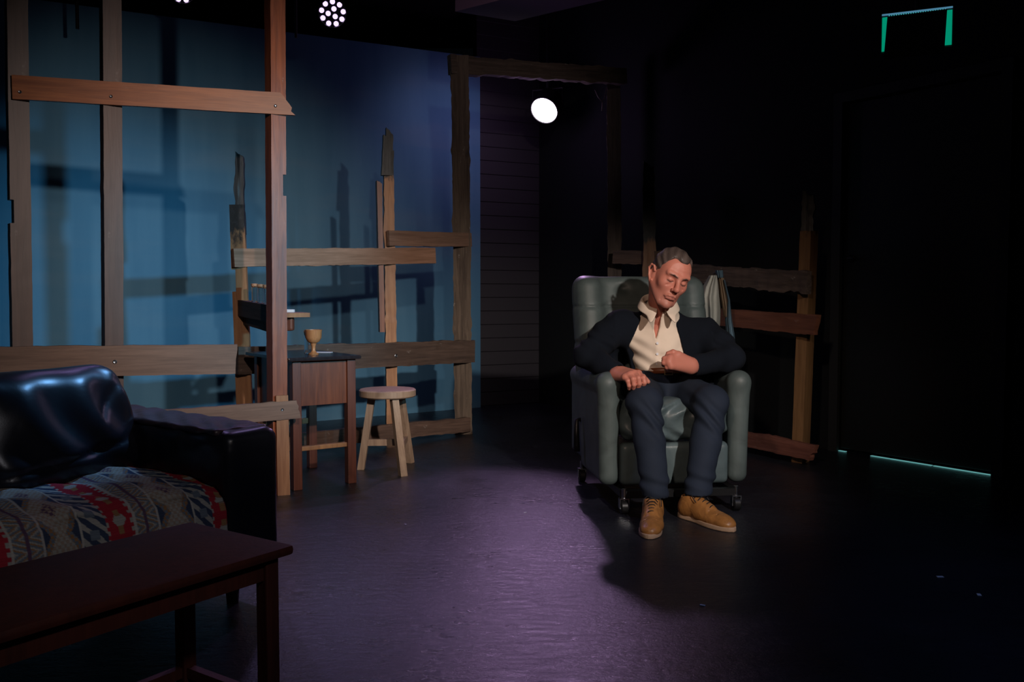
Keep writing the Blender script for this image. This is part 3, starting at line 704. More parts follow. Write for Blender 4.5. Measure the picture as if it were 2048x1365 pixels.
top = np.stack([xx, yy, zz_], -1).reshape(-1, 3)
rx = (U_*BW); ry = V_*LV
def pattern(x, y):
    "x across the bands, y along them (metres) -> colour"
    red = np.array((.50, .035, .055)); cream = np.array((.50, .47, .42)); ochre = np.array((.42, .22, .10)); grey = np.array((.20, .24, .29)); navy = np.array((.06, .08, .14)); plum = np.array((.16, .09, .15)); sand = np.array((.45, .34, .26))
    per = .315; k = np.floor(x/per); t_ = (x/per-k); out = np.zeros(x.shape+(3,)); out[:] = cream
    tri = lambda a, p: np.abs(((a/p) % 1)-.5)*2
    def put(mask, c): out[mask] = c
    alt = (np.floor(y/.05) % 2).astype(int)
    # band 1 red with cream hooks
    b1 = t_ < .24; u1 = t_/.24
    put(b1, red); put(b1 & (np.abs(u1-.5) < .42*tri(y, .09)-.17), cream); put(b1 & (np.abs(u1-.5) < .10) & (tri(y+.02, .045) > .55), ochre)
    put(b1 & ((u1 < .10) & (tri(y, .022) > .5)), cream); put(b1 & ((u1 > .90) & (tri(y, .022) > .5)), cream)
    # cream line
    put((t_ > .24) & (t_ < .265), np.array((.62, .58, .52)))
    # band 2 zigzag grey/ochre
    b2 = (t_ > .265) & (t_ < .47); u2 = (t_-.265)/.205; z2 = (u2+tri(y, .07)*1.0)*2.5 % 1
    put(b2, grey); put(b2 & (z2 < .30), cream); put(b2 & (z2 > .72), ochre); put(b2 & (np.abs(u2-.5) < .06), plum)
    put((t_ > .47) & (t_ < .49), np.array((.60, .56, .52)))
    # band 3 woven lozenges
    b3 = (t_ > .49) & (t_ < .79); u3 = (t_-.49)/.30; q = np.abs(u3-.5)*2+tri(y, .16)
    ck = ((np.floor(x/.0075)+np.floor(y/.009)) % 2 == 0)
    put(b3, sand); put(b3 & ck, cream); put(b3 & (q < .45) & ck, plum); put(b3 & (q > 1.25), grey); put(b3 & (q > 1.25) & ck, ochre); put(b3 & (q > 1.6), navy)
    put((t_ > .79) & (t_ < .81), np.array((.62, .58, .52)))
    # band 4 S hooks
    b4 = t_ > .81; u4 = (t_-.81)/.19; z4 = (u4*1.5-y/.04) % 1
    put(b4, navy); put(b4 & (z4 < .45), cream); put(b4 & (np.abs(u4-.5) < .2) & (tri(y, .06) > .6), grey)
    return out
cols = pattern(rx+.10, ry).reshape(-1, 3)*(.88+.12*((np.floor(ry/.0035) % 2).reshape(-1, 1)))
idx = np.arange(NU*NV).reshape(NU, NV)
fq = np.stack([idx[:-1, :-1], idx[1:, :-1], idx[1:, 1:], idx[:-1, 1:]], -1).reshape(-1, 4)
SMW = np.array(sofa.matrix_basis); tw = top @ SMW[:3, :3].T+SMW[:3, 3]
m, t = vcol('kilim', .95, .1); t.bump(t.noise(t.coord(), 380, 2), .5, .003)
thr = mesh_obj('throw_blanket', tw, fq, m, tagd=('red, cream and grey kilim-patterned throw spread over the sofa seat', 'blanket'))
at_ = thr.data.color_attributes.new('Col', 'FLOAT_COLOR', 'POINT'); at_.data.foreach_set('color', np.concatenate([cols, np.ones((len(cols), 1))], 1).astype(np.float32).ravel())
sm = thr.modifiers.new('th', 'SOLIDIFY'); sm.thickness = .006; sm.offset = -1

# ------------------------------------------------------------------ recliner (local: -Y front)
rc = thing('recliner', (.690, 4.36, 0), R(7), 'grey-green vinyl recliner armchair on casters with the sleeping man in it', 'armchair')
for sx in (-1, 1):
    lo = (min(sx*.22, sx*.40), -.45, .05); hi = (max(sx*.22, sx*.40), .42, .70)
    F = Field(lo, hi, .008)
    F.rbox((sx*.300, 0.0, .345), (.043, .355, .235), .035, k=.0)
    F.cap((sx*.304, -.325, .562), (sx*.304, .33, .552), .050, .046, k=.02)
    F.cap((sx*.304, -.325, .562), (sx*.297, -.320, .145), .050, .036, k=.02)
    F.rbox((sx*.30, .25, .10), (.07, .16, .06), .01, op='sub', k=.01)
    F.fn(lambda X, Y, Z: .0008*wob(X, Y, Z, 20, 2)); v, f = F.mesh(); mesh_obj('armrest', v, f, M['vinyl'], rc, True, False)
F = Field((-.40, -.02, .38), (.40, .58, 1.16), .009); RB = Matrix.Rotation(R(-17), 3, 'X')
F.rbox((0, .265, .765), (.335, .060, .30), .055, RB, k=.0)
F.rbox((-.27, .225, .78), (.062, .075, .27), .055, RB, k=.05); F.rbox((.27, .225, .78), (.062, .075, .27), .055, RB, k=.05)
def bd_(X, Y, Z):
    g = .007*np.exp(-((Z-.90)/.007)**2)+.007*np.exp(-((Z-.72)/.007)**2)+.018*np.exp(-(((X+.09)/.03)**2+((Z-.99)/.022)**2))+.018*np.exp(-(((X-.13)/.03)**2+((Z-.99)/.022)**2))
    return g*(Y < .33)+.002*wob(X, Y, Z, 18, 4)
F.fn(bd_); v, f = F.mesh(); mesh_obj('backrest', v, f, M['vinyl'], rc, True, False)
def sd_(X, Y, Z): return .008*np.sin(X*55+6*np.sin(Z*20))*np.exp(-((Y+.37)/.08)**2)+.004*wob(X, Y, Z, 24, 8)-.02*np.clip(1-(X/.24)**2, 0, 1)*np.clip((Z-.36)/.08, 0, 1)
soft('seat', [((0, -.075, .385), (.252, .285, .085), .06)], M['vinyl_seat'], rc, .008, disp=sd_)
soft('footrest', [((0, -.325, .20), (.250, .035, .095), .025)], M['vinyl_seat'], rc, .008, disp=lambda X, Y, Z: .002*wob(X, Y, Z, 20, 1))
b = MB(); b.box((0, 0, .135), (.50, .56, .06)); b.box((0, -.42, .085), (.52, .035, .03)); b.box((0, .27, .085), (.60, .035, .03)); b.box((-.25, -.06, .085), (.035, .70, .03)); b.box((.25, -.06, .085), (.035, .70, .03))
b.build('base_frame', M['black_metal'], rc)
for sx, sy in ((-.255, -.43), (.255, -.43), (-.30, .27), (.30, .27)):
    Mw = Matrix.Translation((sx, sy, .031)) @ Matrix.Rotation(PI/2, 4, 'Y')
    c = MB(); c.lathe([(.004, -.016), (.027, -.016), (.031, -.012), (.031, .012), (.027, .016), (.004, .016)], M=Mw, n=20); cs = c.build('caster', M['black_metal'], rc); auto_smooth(cs)
    k = MB(); k.tube([(sx, sy, .06), (sx, sy, .11)], .010, 12); k.box((sx-.019, sy, .046), (.004, .030, .045), bevel=.001); k.box((sx+.019, sy, .046), (.004, .030, .045), bevel=.001); k.box((sx, sy, .067), (.042, .030, .005))
    Wc = cs.matrix_basis; mesh_obj('fork', k.v, k.f, M['chrome'], cs, False, False)
b = MB(); b.tube([(-.352, .05, .35), (-.372, .05, .35), (-.376, .03, .30), (-.376, .02, .20)], [.012, .012, .013, .016], 10); b.build('lever', M['black_metal'], rc, smooth=True)

# ------------------------------------------------------------------ hanging garment
def garment(cols_, name, m, parent):
    "cols_: rows of (px_left, px_right, py); folds along the width"
    NU_, v, f = 28, [], []
    rows = []
    for i in range(len(cols_)-1):
        for s in range(5): a, b = cols_[i], cols_[i+1]; t_ = s/5; rows.append([a[j]+(b[j]-a[j])*t_ for j in range(3)])
    rows.append(list(cols_[-1])); n = len(rows)
    for side_ in (0, 1):
        for i, (l, r_, y) in enumerate(rows):
            for k in range(NU_):
                u = k/(NU_-1); bul = math.sin(PI*u); dd = 5.28-.10*bul**.7+.014*math.sin(u*19+i*.12)*bul if side_ == 0 else 5.30+.01*math.sin(u*9)
                p = at(l+(r_-l)*u, y, dd); v.append(p)
    K = n*NU_
    for i in range(n-1):
        for k in range(NU_-1):
            a = i*NU_+k; f.append((a, a+1, a+NU_+1, a+NU_)); f.append((K+a, K+a+NU_, K+a+NU_+1, K+a+1))
    for i in range(n-1):
        for k in (0, NU_-1):
            a = i*NU_+k; q = (a, a+NU_, K+a+NU_, K+a); f.append(q if k == 0 else q[::-1])
    for i in (0, n-1):
        for k in range(NU_-1):
            a = i*NU_+k; q = (a, K+a, K+a+1, a+1); f.append(q if i == 0 else q[::-1])
    return mesh_obj(name, v, f, m, parent)
gr = thing('hanging_shirt', at(1438, 690, 5.3), 0, 'pale grey and blue shirt hanging from the split rail behind the recliner', 'shirt')
garment([(1418, 1437, 551), (1404, 1440, 575), (1399, 1441, 595), (1403, 1442, 620), (1408, 1440, 650), (1420, 1436, 668), (1430, 1434, 682)], 'shirt_body', M['shirt_grey'], gr)
garment([(1430, 1446, 541), (1434, 1447, 556)], 'loop', M['cloth_blue'], gr)
garment([(1436, 1448, 556), (1440, 1456, 590), (1444, 1460, 615), (1448, 1457, 635)], 'sleeve_lining', M['cloth_tan'], gr)
garment([(1446, 1450, 560), (1454, 1460, 600), (1450, 1464, 640), (1452, 1469, 668), (1463, 1471, 690)], 'sleeve', M['cloth_blue'], gr)
q = at(1440, 546, 5.33); b = MB(); b.tube([q+Vector((.0, .16, .0)), q+Vector((0, -.05, .012))], .007, 8); b.build('hook', M['screw'], gr, world=True, smooth=True)

# ------------------------------------------------------------------ the sleeping man
man = thing('person', (.69, 4.2, 0), 0, 'sleeping man in dark cardigan and cream shirt slumped in the recliner', 'person')
HS = 1.035
HC = at(1339, 555, 4.10)
roll, yaw, pit = R(18), R(16), R(14)
Rh = Matrix.Rotation(roll, 3, 'Y') @ Matrix.Rotation(yaw, 3, 'Z') @ Matrix.Rotation(pit, 3, 'X')
def hp(a, f, u): "head-local: a to his left (image right), f forward, u up"; return HC+Rh @ Vector((a*HS, -f*HS, u*HS))
def hr(*r_): return [q*HS for q in r_]
SHL, SHR = at(1235, 648, 4.30), at(1410, 664, 4.30)       # shoulders (image left / right)
NB = at(1322, 640, 4.27)                                  # neck base
CH = at(1322, 690, 4.30); PV = at(1330, 775, 4.27)
def head_field():
    F = Field(HC-Vector((.20, .20, .29)), HC+Vector((.20, .26, .16)), .0028)
    E = lambda a, f, u, ra, rf, ru, k=.02, op='add': F.ell(hp(a, f, u), hr(ra, rf, ru), Rh, k, op)
    Cc = lambda p, q, r1, r2, k=.012, op='add': F.cap(hp(*p), hp(*q), r1*HS, r2*HS, k, op)
    E(0, -.018, .040, .074, .094, .082, .0); E(0, .022, -.010, .066, .070, .085, .03); E(0, .045, .045, .058, .045, .055, .03)
    E(0, .040, -.060, .047, .050, .050, .03)
    for s in (-1, 1):
        Cc((s*.056, -.005, -.045), (s*.025, .062, -.100), .016, .016, .03)
        E(s*.043, .060, -.018, .020, .020, .018, .03)
        Cc((s*.046, .078, .033), (s*.012, .093, .027), .010, .011, .014)
        E(s*.030, .106, .009, .018, .018, .013, .012, 'sub')
        E(s*.031, .0760, .006, .0150, .0155, .0125, .006)
        Cc((s*.018, .0860, .0030), (s*.031, .0920, -.0025), .0018, .0020, .003, 'sub'); Cc((s*.031, .0920, -.0025), (s*.044, .0850, .0005), .0020, .0016, .003, 'sub')
        Cc((s*.018, .1, .020), (s*.043, .092, .021), .0015, .0015, .005, 'sub')
        E(s*.0125, .103, -.030, .008, .010, .008, .006)
        Cc((s*.019, .102, -.030), (s*.036, .088, -.070), .0024, .0018, .008, 'sub')
        Cc((s*.026, .094, -.010), (s*.040, .085, -.020), .0008, .0008, .010, 'sub')
        # ear
        R2 = Rh @ Matrix.Rotation(s*R(-22), 3, 'Z')
        F.ell(hp(s*.077, -.012, -.010), hr(.006, .019, .036), R2, .006)
        rim = [(s*.080, .006, .008), (s*.087, -.004, .026), (s*.094, -.020, .026), (s*.095, -.029, .008), (s*.086, -.018, -.022), (s*.079, -.004, -.042), (s*.078, .004, -.036)]
        for p, q in zip(rim[:-1], rim[1:]): Cc(p, q, .0042, .0042, .004)
        F.ell(hp(s*.087, -.010, -.004), hr(.006, .010, .016), R2, .004, 'sub')
    Cc((0, .093, .022), (0, .119, -.020), .0085, .0115, .014); E(0, .119, -.024, .0115, .011, .010, .008)
    for s in (-1, 1): Cc((s*.006, .112, -.036), (s*.009, .108, -.034), .003, .003, .003, 'sub')
    E(0, .088, -.062, .024, .014, .018, .014)
    for s in (-1, 1):
        Cc((0, .1020, -.0560), (s*.014, .0995, -.0575), .0042, .0040, .007); Cc((s*.014, .0995, -.0575), (s*.028, .0865, -.068), .0040, .0028, .007)
        Cc((0, .0995, -.0690), (s*.018, .0930, -.0715), .0052, .0040, .007)
        Cc((0, .1065, -.0620), (s*.016, .1015, -.0638), .0017, .0017, .002, 'sub'); Cc((s*.016, .1015, -.0638), (s*.030, .0885, -.0730), .0017, .0017, .002, 'sub')
        Cc((s*.030, .087, -.072), (s*.034, .078, -.090), .0020, .001, .008, 'sub')
    Cc((-.014, .093, -.083), (.014, .093, -.083), .003, .003, .010, 'sub')
    E(0, .080, -.103, .022, .020, .018, .016)
    for u in (.055, .068): Cc((-.03, .096-.2*(u-.05), u), (.03, .096-.2*(u-.05), u), .0012, .0012, .008, 'sub')
    F.cap(hp(0, -.035, -.05), NB+Vector((0, .02, -.02)), .056*HS, .064*HS, .03); F.cap(NB+Vector((0, .02, 0)), NB+Vector((0, .02, -.055)), .058, .07, .03)
    for s in (-1, 1): F.cap(hp(s*.05, -.025, -.045), at(1322+s*9, 636, 4.22), .012, .010, .03)
    return F.mesh()
def hand_left():
    "his right hand, resting on the thigh"
    F = Field(at(1205, 800, 3.80)-Vector((0, 0, 0)), at(1320, 715, 4.10), .0026)
    w0 = at(1238, 748, 3.99); 
    kn = [at(1277, 748, 3.905), at(1268, 748, 3.89), at(1259, 751, 3.885), at(1250, 756, 3.89)]
    pip = [at(1287, 756, 3.865), at(1277, 757, 3.85), at(1266, 759, 3.85), at(1256, 763, 3.86)]
    dip = [at(1289, 766, 3.86), at(1279, 768, 3.85), at(1268, 770, 3.85), at(1258, 772, 3.86)]
    tip = [at(1286, 774, 3.875), at(1277, 776, 3.865), at(1267, 777, 3.865), at(1258, 778, 3.875)]
    F.cap(at(1222, 742, 4.06), w0, .034, .029, .02)
    for i, (a, b, c, d) in enumerate(zip(kn, pip, dip, tip)):
        r_ = (.0115, .0118, .0112, .0098)[i]
        F.cap(w0+(kn[1]-kn[3])*(.35-.3*i), a, .021, .0135, .02); F.cap(a, b, r_+.0015, r_, .007); F.cap(b, c, r_, r_-.001, .004); F.cap(c, d, r_-.001, r_-.002, .003); F.ell(a+Vector((0, -.002, .004)), (.012,)*3, None, .01)
    t0, t1, t2, t3 = at(1248, 744, 4.0), at(1270, 748, 3.95), at(1286, 754, 3.92), at(1296, 764, 3.90)
    F.cap(t0, t1, .018, .015, .02); F.cap(t1, t2, .013, .012, .006); F.cap(t2, t3, .012, .010, .003)
    return F.mesh()
def hand_right():
    "his left hand, a loose fist on the belly"
    F = Field(at(1305, 770, 3.86), at(1430, 690, 4.14), .0026)
    w0 = at(1381, 731, 4.02)
    kn = [at(1350, 711, 3.985), at(1341, 716, 3.965), at(1338, 724, 3.955), at(1342, 733, 3.955)]
    pip = [at(1335, 713, 3.990), at(1329, 718, 3.970), at(1328, 726, 3.962), at(1334, 735, 3.962)]
    dip = [at(1334, 716, 4.02), at(1328, 722, 4.005), at(1328, 730, 4.0), at(1334, 739, 4.0)]
    tip = [at(1344, 718, 4.035), at(1338, 724, 4.025), at(1338, 732, 4.02), at(1343, 741, 4.02)]
    F.cap(at(1400, 735, 4.06), w0, .032, .028, .02)
    for i, (a, b, c, d) in enumerate(zip(kn, pip, dip, tip)):
        r_ = (.0120, .0122, .0118, .0105)[i]
        F.cap(w0+Vector((0, 0, .010-.008*i)), a, .024, .0145, .02); F.cap(a, b, r_+.001, r_, .005); F.cap(b, c, r_, r_-.001, .003); F.cap(c, d, r_-.001, r_-.002, .003); F.ell(a, (.0125,)*3, None, .01)
    t = [at(1374, 722, 4.01), at(1358, 709, 3.985), at(1346, 704, 3.985), at(1336, 707, 3.99)]
    F.cap(t[0], t[1], .018, .014, .016); F.cap(t[1], t[2], .012, .011, .004); F.cap(t[2], t[3], .011, .0095, .003)
    return F.mesh()
ELL, ELR = at(1176, 712, 4.18), at(1464, 716, 4.14)
HPL, HPR = at(1292, 775, 4.24), at(1368, 775, 4.24); KNL, KNR = at(1290, 806, 3.86), at(1424, 806, 3.90); ANL, ANR = at(1311, 987, 3.745), at(1395, 990, 3.80)
def core():
    F = Field((.30, 3.55, .05), (1.15, 4.55, 1.05), .008)
    F.cap(NB, CH, .062, .115, .05); F.cap(CH, PV+Vector((0, .02, .03)), .118, .105, .05, squash=((0, 1, 0), .8)); F.cap(SHL+Vector((.05, .01, -.03)), SHR+Vector((-.05, .01, -.03)), .050, .050, .05)
    for S_, E_, W_h in ((SHL, ELL, at(1228, 744, 4.04)), (SHR, ELR, at(1394, 734, 4.05))): F.cap(S_+Vector((0, 0, -.02)), E_, .048, .040, .03); F.cap(E_, W_h, .040, .030, .02)
    for H_, K_, A_ in ((HPL, KNL, ANL), (HPR, KNR, ANR)): F.cap(H_+Vector((0, .02, -.035)), K_+Vector((0, .03, 0)), .062, .050, .03); F.cap(K_+Vector((0, .02, 0)), A_, .048, .030, .02)
    return F.mesh()
parts = [head_field(), hand_left(), hand_right(), core()]
V, Fq = merge(parts)
# natural skin colour: lips, lashes, ruddy nose and cheeks; shade painted in the lip parting
skin = np.tile(np.array((.56, .205, .148)), (len(V), 1))
HL = (V-np.array(HC)) @ np.array(Rh); a_, f_, u_ = HL[:, 0]/HS, -HL[:, 1]/HS, HL[:, 2]/HS; inh = (np.abs(a_) < .1) & (np.abs(u_) < .13) & (f_ > -.02)
def blend(mask, c):
    mask = np.clip(mask, 0, 1)[:, None]*inh[:, None]; skin[:] = skin*(1-mask)+np.array(c)*mask
def seg(p, q, r_):
    p, q = np.array(p), np.array(q); P = np.stack([a_, f_, u_], 1); t_ = np.clip(((P-p) @ (q-p))/((q-p) @ (q-p)), 0, 1); return np.clip(1.5-np.linalg.norm(P-p-t_[:, None]*(q-p), axis=1)/r_, 0, 1)
blend(.45*np.exp(-(((f_-.118)/.02)**2+(a_/.02)**2+((u_+.02)/.02)**2)), (.50, .15, .11)); 
for s in (-1, 1):
    blend(.35*np.exp(-(((a_-s*.045)/.02)**2+((u_+.02)/.02)**2)), (.50, .17, .13))
    blend(.8*seg((s*.018, .0860, .003), (s*.031, .0905, -.0025), .0034), (.06, .03, .025)); blend(.8*seg((s*.031, .0905, -.0025), (s*.044, .0850, .0005), .0034), (.06, .03, .025)); blend(.45*seg((s*.012, .104, .026), (s*.045, .090, .029), .006), (.14, .07, .05))
    blend(.55*seg((0, .103, -.057), (s*.025, .088, -.066), .0055), (.33, .11, .10)); blend(.5*seg((0, .100, -.071), (s*.018, .094, -.072), .006), (.36, .12, .11))
    blend(.8*seg((0, .105, -.0630), (s*.028, .088, -.071), .0018), (.10, .03, .03))
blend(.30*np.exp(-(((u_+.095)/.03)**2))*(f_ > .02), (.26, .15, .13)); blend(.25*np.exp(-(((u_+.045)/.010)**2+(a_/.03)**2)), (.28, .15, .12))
body = mesh_obj('body', V, Fq, M['skin'], man)
at_ = body.data.color_attributes.new('Col', 'FLOAT_COLOR', 'POINT'); at_.data.foreach_set('color', np.concatenate([skin, np.ones((len(V), 1))], 1).astype(np.float32).ravel())
# hair, brows
F = Field(HC-Vector((.19, .19, .19)), HC+Vector((.19, .19, .19)), .003)
F.ell(hp(0, -.018, .042), hr(.0805, .101, .090), Rh, 0); F.ell(hp(0, .035, .068), hr(.056, .052, .058), Rh, .02); F.ell(hp(0, -.035, -.015), hr(.072, .070, .065), Rh, .02)
Rn = np.array(Rh)
def loc_(X, Y, Z):
    x, y, z = X-HC.x, Y-HC.y, Z-HC.z
    return ((x*Rn[0, 0]+y*Rn[1, 0]+z*Rn[2, 0])/HS, -(x*Rn[0, 1]+y*Rn[1, 1]+z*Rn[2, 1])/HS, (x*Rn[0, 2]+y*Rn[1, 2]+z*Rn[2, 2])/HS)
def hcut(X, Y, Z):
    a, f, u = loc_(X, Y, Z)
    line = .012+.068*np.clip((u-.010)/.085, 0, 1)**.8-.30*np.clip(np.abs(a)-.02, 0, .03)*(u > .05)+.003*np.sin(a*120+1)
    line = np.where(u > .112, 1, line-.022*np.exp(-((np.abs(a)-.040)/.016)**2)*(u > .04))
    low = -.010-(np.clip(-f-.005, 0, .05))*1.0
    return np.minimum(line-f, u-low)     # positive inside hair region
sl_ = np.s_[:]
X = F.ax[0][:, None, None]; Y = F.ax[1][None, :, None]; Z = F.ax[2][None, None, :]
hc = np.broadcast_to(-hcut(X, Y, Z)*HS, F.g.shape); k = .008; h_ = np.maximum(k-np.abs(F.g-hc), 0)/k; F.g = (np.maximum(F.g, hc)+h_*h_*k*.25).astype(np.float32)
def strands(X, Y, Z):
    a, f, u = loc_(X, Y, Z); an_ = np.arctan2(a, u+.02)+2.5*f; return .0006*np.sin(an_*110+6*np.sin(f*30))+.0018*np.sin(an_*17+f*25+u*20)
F.fn(strands)
for s in (-1, 1): F.ell(hp(s*.085, -.012, -.004), hr(.012, .022, .036), Rh, .004, 'sub')
v, f = F.mesh(); hair = mesh_obj('hair', v, f, M['hair_comb'], man)
hl = (v-np.array(HC)) @ Rn/HS; a, ff_, u = hl[:, 0], -hl[:, 1], hl[:, 2]
an_ = np.arctan2(a, u+.02)+.25*ff_/.1; st_ = .5+.14*np.sin(an_*110+6*np.sin(ff_*30))+.22*np.sin(an_*23+ff_*25+u*20)+.12*np.sin(an_*190+ff_*60+5*np.sin(u*40))+.3*np.clip((.02-u)/.05, 0, 1)
st_ = np.clip(st_, 0, 1)[:, None]; hc_ = np.array((.028, .019, .017))*(1-st_)+np.array((.135, .10, .09))*st_
c_ = hair.data.color_attributes.new('Col', 'FLOAT_COLOR', 'POINT'); c_.data.foreach_set('color', np.concatenate([hc_, np.ones((len(hc_), 1))], 1).astype(np.float32).ravel())
for s in (-1, 1):
    b = Field(HC-Vector((.19, .19, .19)), HC+Vector((.19, .19, .19)), .003)
    b.cap(hp(s*.012, .1050, .0260), hp(s*.030, .1000, .0320), .0022*HS, .0028*HS, .004); b.cap(hp(s*.030, .1000, .0320), hp(s*.047, .089, .028), .0028*HS, .0016*HS, .004)
    v, f = b.mesh(); mesh_obj('eyebrow', v, f, M['brow'], man)
# --- shirt
xl = lambda z: np.interp(z, [.60, .64, .72, .85, .93, .97], [at(1262, 745, 4.1).x, at(1264, 740, 4.1).x, at(1266, 700, 4.1).x, at(1290, 640, 4.1).x, at(1286, 600, 4.1).x, at(1278, 590, 4.1).x])
xr = lambda z: np.interp(z, [.60, .64, .72, .80, .87, .93], [at(1386, 745, 4.1).x, at(1378, 740, 4.1).x, at(1371, 700, 4.1).x, at(1362, 660, 4.1).x, at(1352, 640, 4.1).x, at(1350, 620, 4.1).x])
def torso(F, g_, k=.05):
    F.cap(NB+Vector((0, .01, -.02)), CH+Vector((0, .0, 0)), .080+g_, .132+g_, k)
    F.cap(CH, PV+Vector((0, 0, .03)), .135+g_, .140+g_, k, squash=((0, 1, 0), .86))
    F.cap(SHL+Vector((.035, .0, -.03)), SHR+Vector((-.035, .0, -.03)), .070+g_, .070+g_, k)
F = Field((.30, 3.95, .55), (1.10, 4.55, 1.06), .005); torso(F, .004); NH = hp(0, -.03, -.06); F.cap(NB+Vector((0, 0, -.01)), NB+(NH-NB)*.36, .088, .072, .03)
def sfold(X, Y, Z):
    xc = at(1318, 690, 4.1).x
    return .0045*np.sin(Z*70+5*np.sin(X*14+Z*6))*np.clip((.80-Z)/.1, 0, 1)+.003*wob(X, Y, Z, 40, 6)-.004*np.exp(-((X-xc)/.012)**2)
F.fn(sfold)
vx = at(1321, 650, 4.1).x
def vcut(X, Y, Z):   # open neck
    t_ = np.clip((Z-.755)/.14, 0, 1); wdt = .001+.011*np.clip((Z-.755)/.05, 0, 1)+.006*np.clip((Z-.89)/.03, 0, 1)
    cx = vx-.006+.010*t_; return np.maximum(np.abs(X-cx)-wdt, np.maximum(.755-Z, Y-4.27))
def clipz(X, Y, Z): return np.minimum(Z-.617, 1)+0*X+0*Y
F.fn(vcut, 'sub', .004)
F.rbox((.69, 4.2, .45), (.6, .6, .145+.008), .001, op='sub', k=.003)
F.cap(NB+Vector((.005, 0, -.03)), hp(0, -.03, -.06), .054, .052, .006, 'sub')
v, f = F.mesh(); shirt = mesh_obj('shirt', v, f, M['shirt'], man)
# collar: flaps standing round the neck
def flap(pts, name):
    "pts: grid rows of world points; thin cloth with thickness"
    rws = len(pts); cs_ = len(pts[0]); v = [p for r_ in pts for p in r_]; f = [(i*cs_+j, i*cs_+j+1, (i+1)*cs_+j+1, (i+1)*cs_+j) for i in range(rws-1) for j in range(cs_-1)]
    o = mesh_obj(name, v, f, M['shirt'], shirt); s_ = o.modifiers.new('s', 'SUBSURF'); s_.levels = s_.render_levels = 2; d_ = o.modifiers.new('t', 'SOLIDIFY'); d_.thickness = .004; d_.offset = 0; return o
cc = Vector((.686, 4.215, 0)); rows = []; NC = 41
for j in range(NC):
    th = R(14+(346-14)*j/(NC-1)); fr_ = min(j, NC-1-j)/(NC-1); pt_ = math.exp(-(fr_/.055)**2); bk = (1-math.cos(th))/2
    zf = .893+.075*bk**.8-.0*pt_; d_ = Vector((math.sin(-th), -math.cos(th), 0)); rad = .071+.004*bk+.003*pt_
    side_ = Vector((math.cos(th), 0, 0))
    rows.append([cc+d_*(rad-.001)+Vector((0, 0, zf-.030)), cc+d_*rad+Vector((0, 0, zf-.004)), cc+d_*(rad+.005)+Vector((0, 0, zf)), cc+d_*(rad+.016)+Vector((0, -.004*pt_, zf-.020)), cc+d_*(rad+.024+.024*pt_)+Vector(((-.022 if th < PI else .022)*pt_, -.012*pt_, zf-.040-.026*pt_))])
flap(rows, 'collar')
for z in (.735, .685, .64):
    Mb = Matrix.Translation((vx-.004, 4.30-.135-.003, z)) @ Matrix.Rotation(PI/2, 4, 'X'); b = MB().lathe([(.001, 0), (.0055, 0), (.006, .003), (.001, .003)], M=Mb, n=14); b.build('button', M['paper'], shirt, world=True)
# --- cardigan
F = Field((.18, 3.82, .50), (1.28, 4.62, 1.06), .006); torso(F, .018)
WL_, WR_ = at(1233, 745, 4.03), at(1388, 733, 4.05)
for S_, E_, W_h in ((SHL, ELL, WL_), (SHR, ELR, WR_)):
    F.cap(S_+Vector((0, 0, -.01)), (S_+E_)/2+Vector((0, 0, .0)), .073, .068, .05); F.cap((S_+E_)/2, E_, .068, .060, .03)
    F.cap(E_, W_h+(W_h-E_).normalized()*.02, .060, .044, .03)
F.cap(at(1215, 700, 4.32), at(1215, 770, 4.30), .05, .06, .04)
F.cap(at(1415, 700, 4.32), at(1425, 765, 4.30), .05, .055, .04)
F.fn(lambda X, Y, Z: .006*wob(X, Y, Z, 34, 12)+.004*np.sin(X*60+Z*40+4*np.sin(Z*25))*((X < .48) | (X > .93)))
def open_(X, Y, Z):
    d = np.maximum(xl(Z)-X, X-xr(Z)); return np.maximum(d, Y-4.26)
F.fn(open_, 'sub', .006)
F.cap(NB+Vector((.005, 0, -.02)), hp(0, -.03, -.05), .078, .078, .01, 'sub')
F.rbox((.69, 4.2, .45), (.22, .6, .125), .01, op='sub', k=.01)
# hollow cuffs
for W0, E0 in ((WL_, ELL), (WR_, ELR)):
    d_ = (W0-E0).normalized(); c_ = W0+d_*.055; q_ = d_.to_track_quat('Z', 'Y').to_matrix(); F.rbox(c_, (.08, .08, .045), .002, q_, k=.004, op='sub'); F.cap(W0+d_*.0, W0+d_*.06, .036, .036, .003, 'sub')
v, f = F.mesh(); mesh_obj('cardigan', v, f, M['cardigan'], man)
# --- trousers
F = Field((.35, 3.62, .10), (1.12, 4.50, .68), .006)
F.cap(PV+Vector((-.05, .03, -.02)), PV+Vector((.05, .03, -.02)), .148, .148, .04, squash=((0, 0, 1), .72))
F.cap(PV+Vector((-.075, -.055, .035)), PV+Vector((.075, -.055, .035)), .055, .055, .05)
for H_, K_, A_, hem in ((HPL, KNL, ANL, ANL), (HPR, KNR, ANR, ANR)):
    F.cap(H_+Vector((0, 0, -.03)), K_+Vector((0, .03, .0)), .092, .074, .05); F.cap(K_+Vector((0, .01, -.01)), K_+(A_-K_)*.45, .074, .064, .03); F.cap(K_+(A_-K_)*.45, hem, .063, .058, .02)
def tf(X, Y, Z):
    fld = .007*np.sin(Z*62+X*30+4*np.sin(X*25+Z*9))*np.exp(-((Z-.43)/.07)**2)+.006*np.sin(Z*90+X*30)*np.exp(-((Z-.17)/.04)**2)+.003*wob(X, Y, Z, 20, 21)
    return fld
F.fn(tf)
hz0 = at(1316, 990, 3.79).z
F.rbox((.69, 3.8, .02), (.6, .5, hz0-.02), .001, op='sub', k=.004)
for hem, K_ in ((ANL, KNL), (ANR, KNR)): F.cap(hem+Vector((0, -.003, -.1)), hem+Vector((0, -.003, -.03)), .052, .052, .003, 'sub')
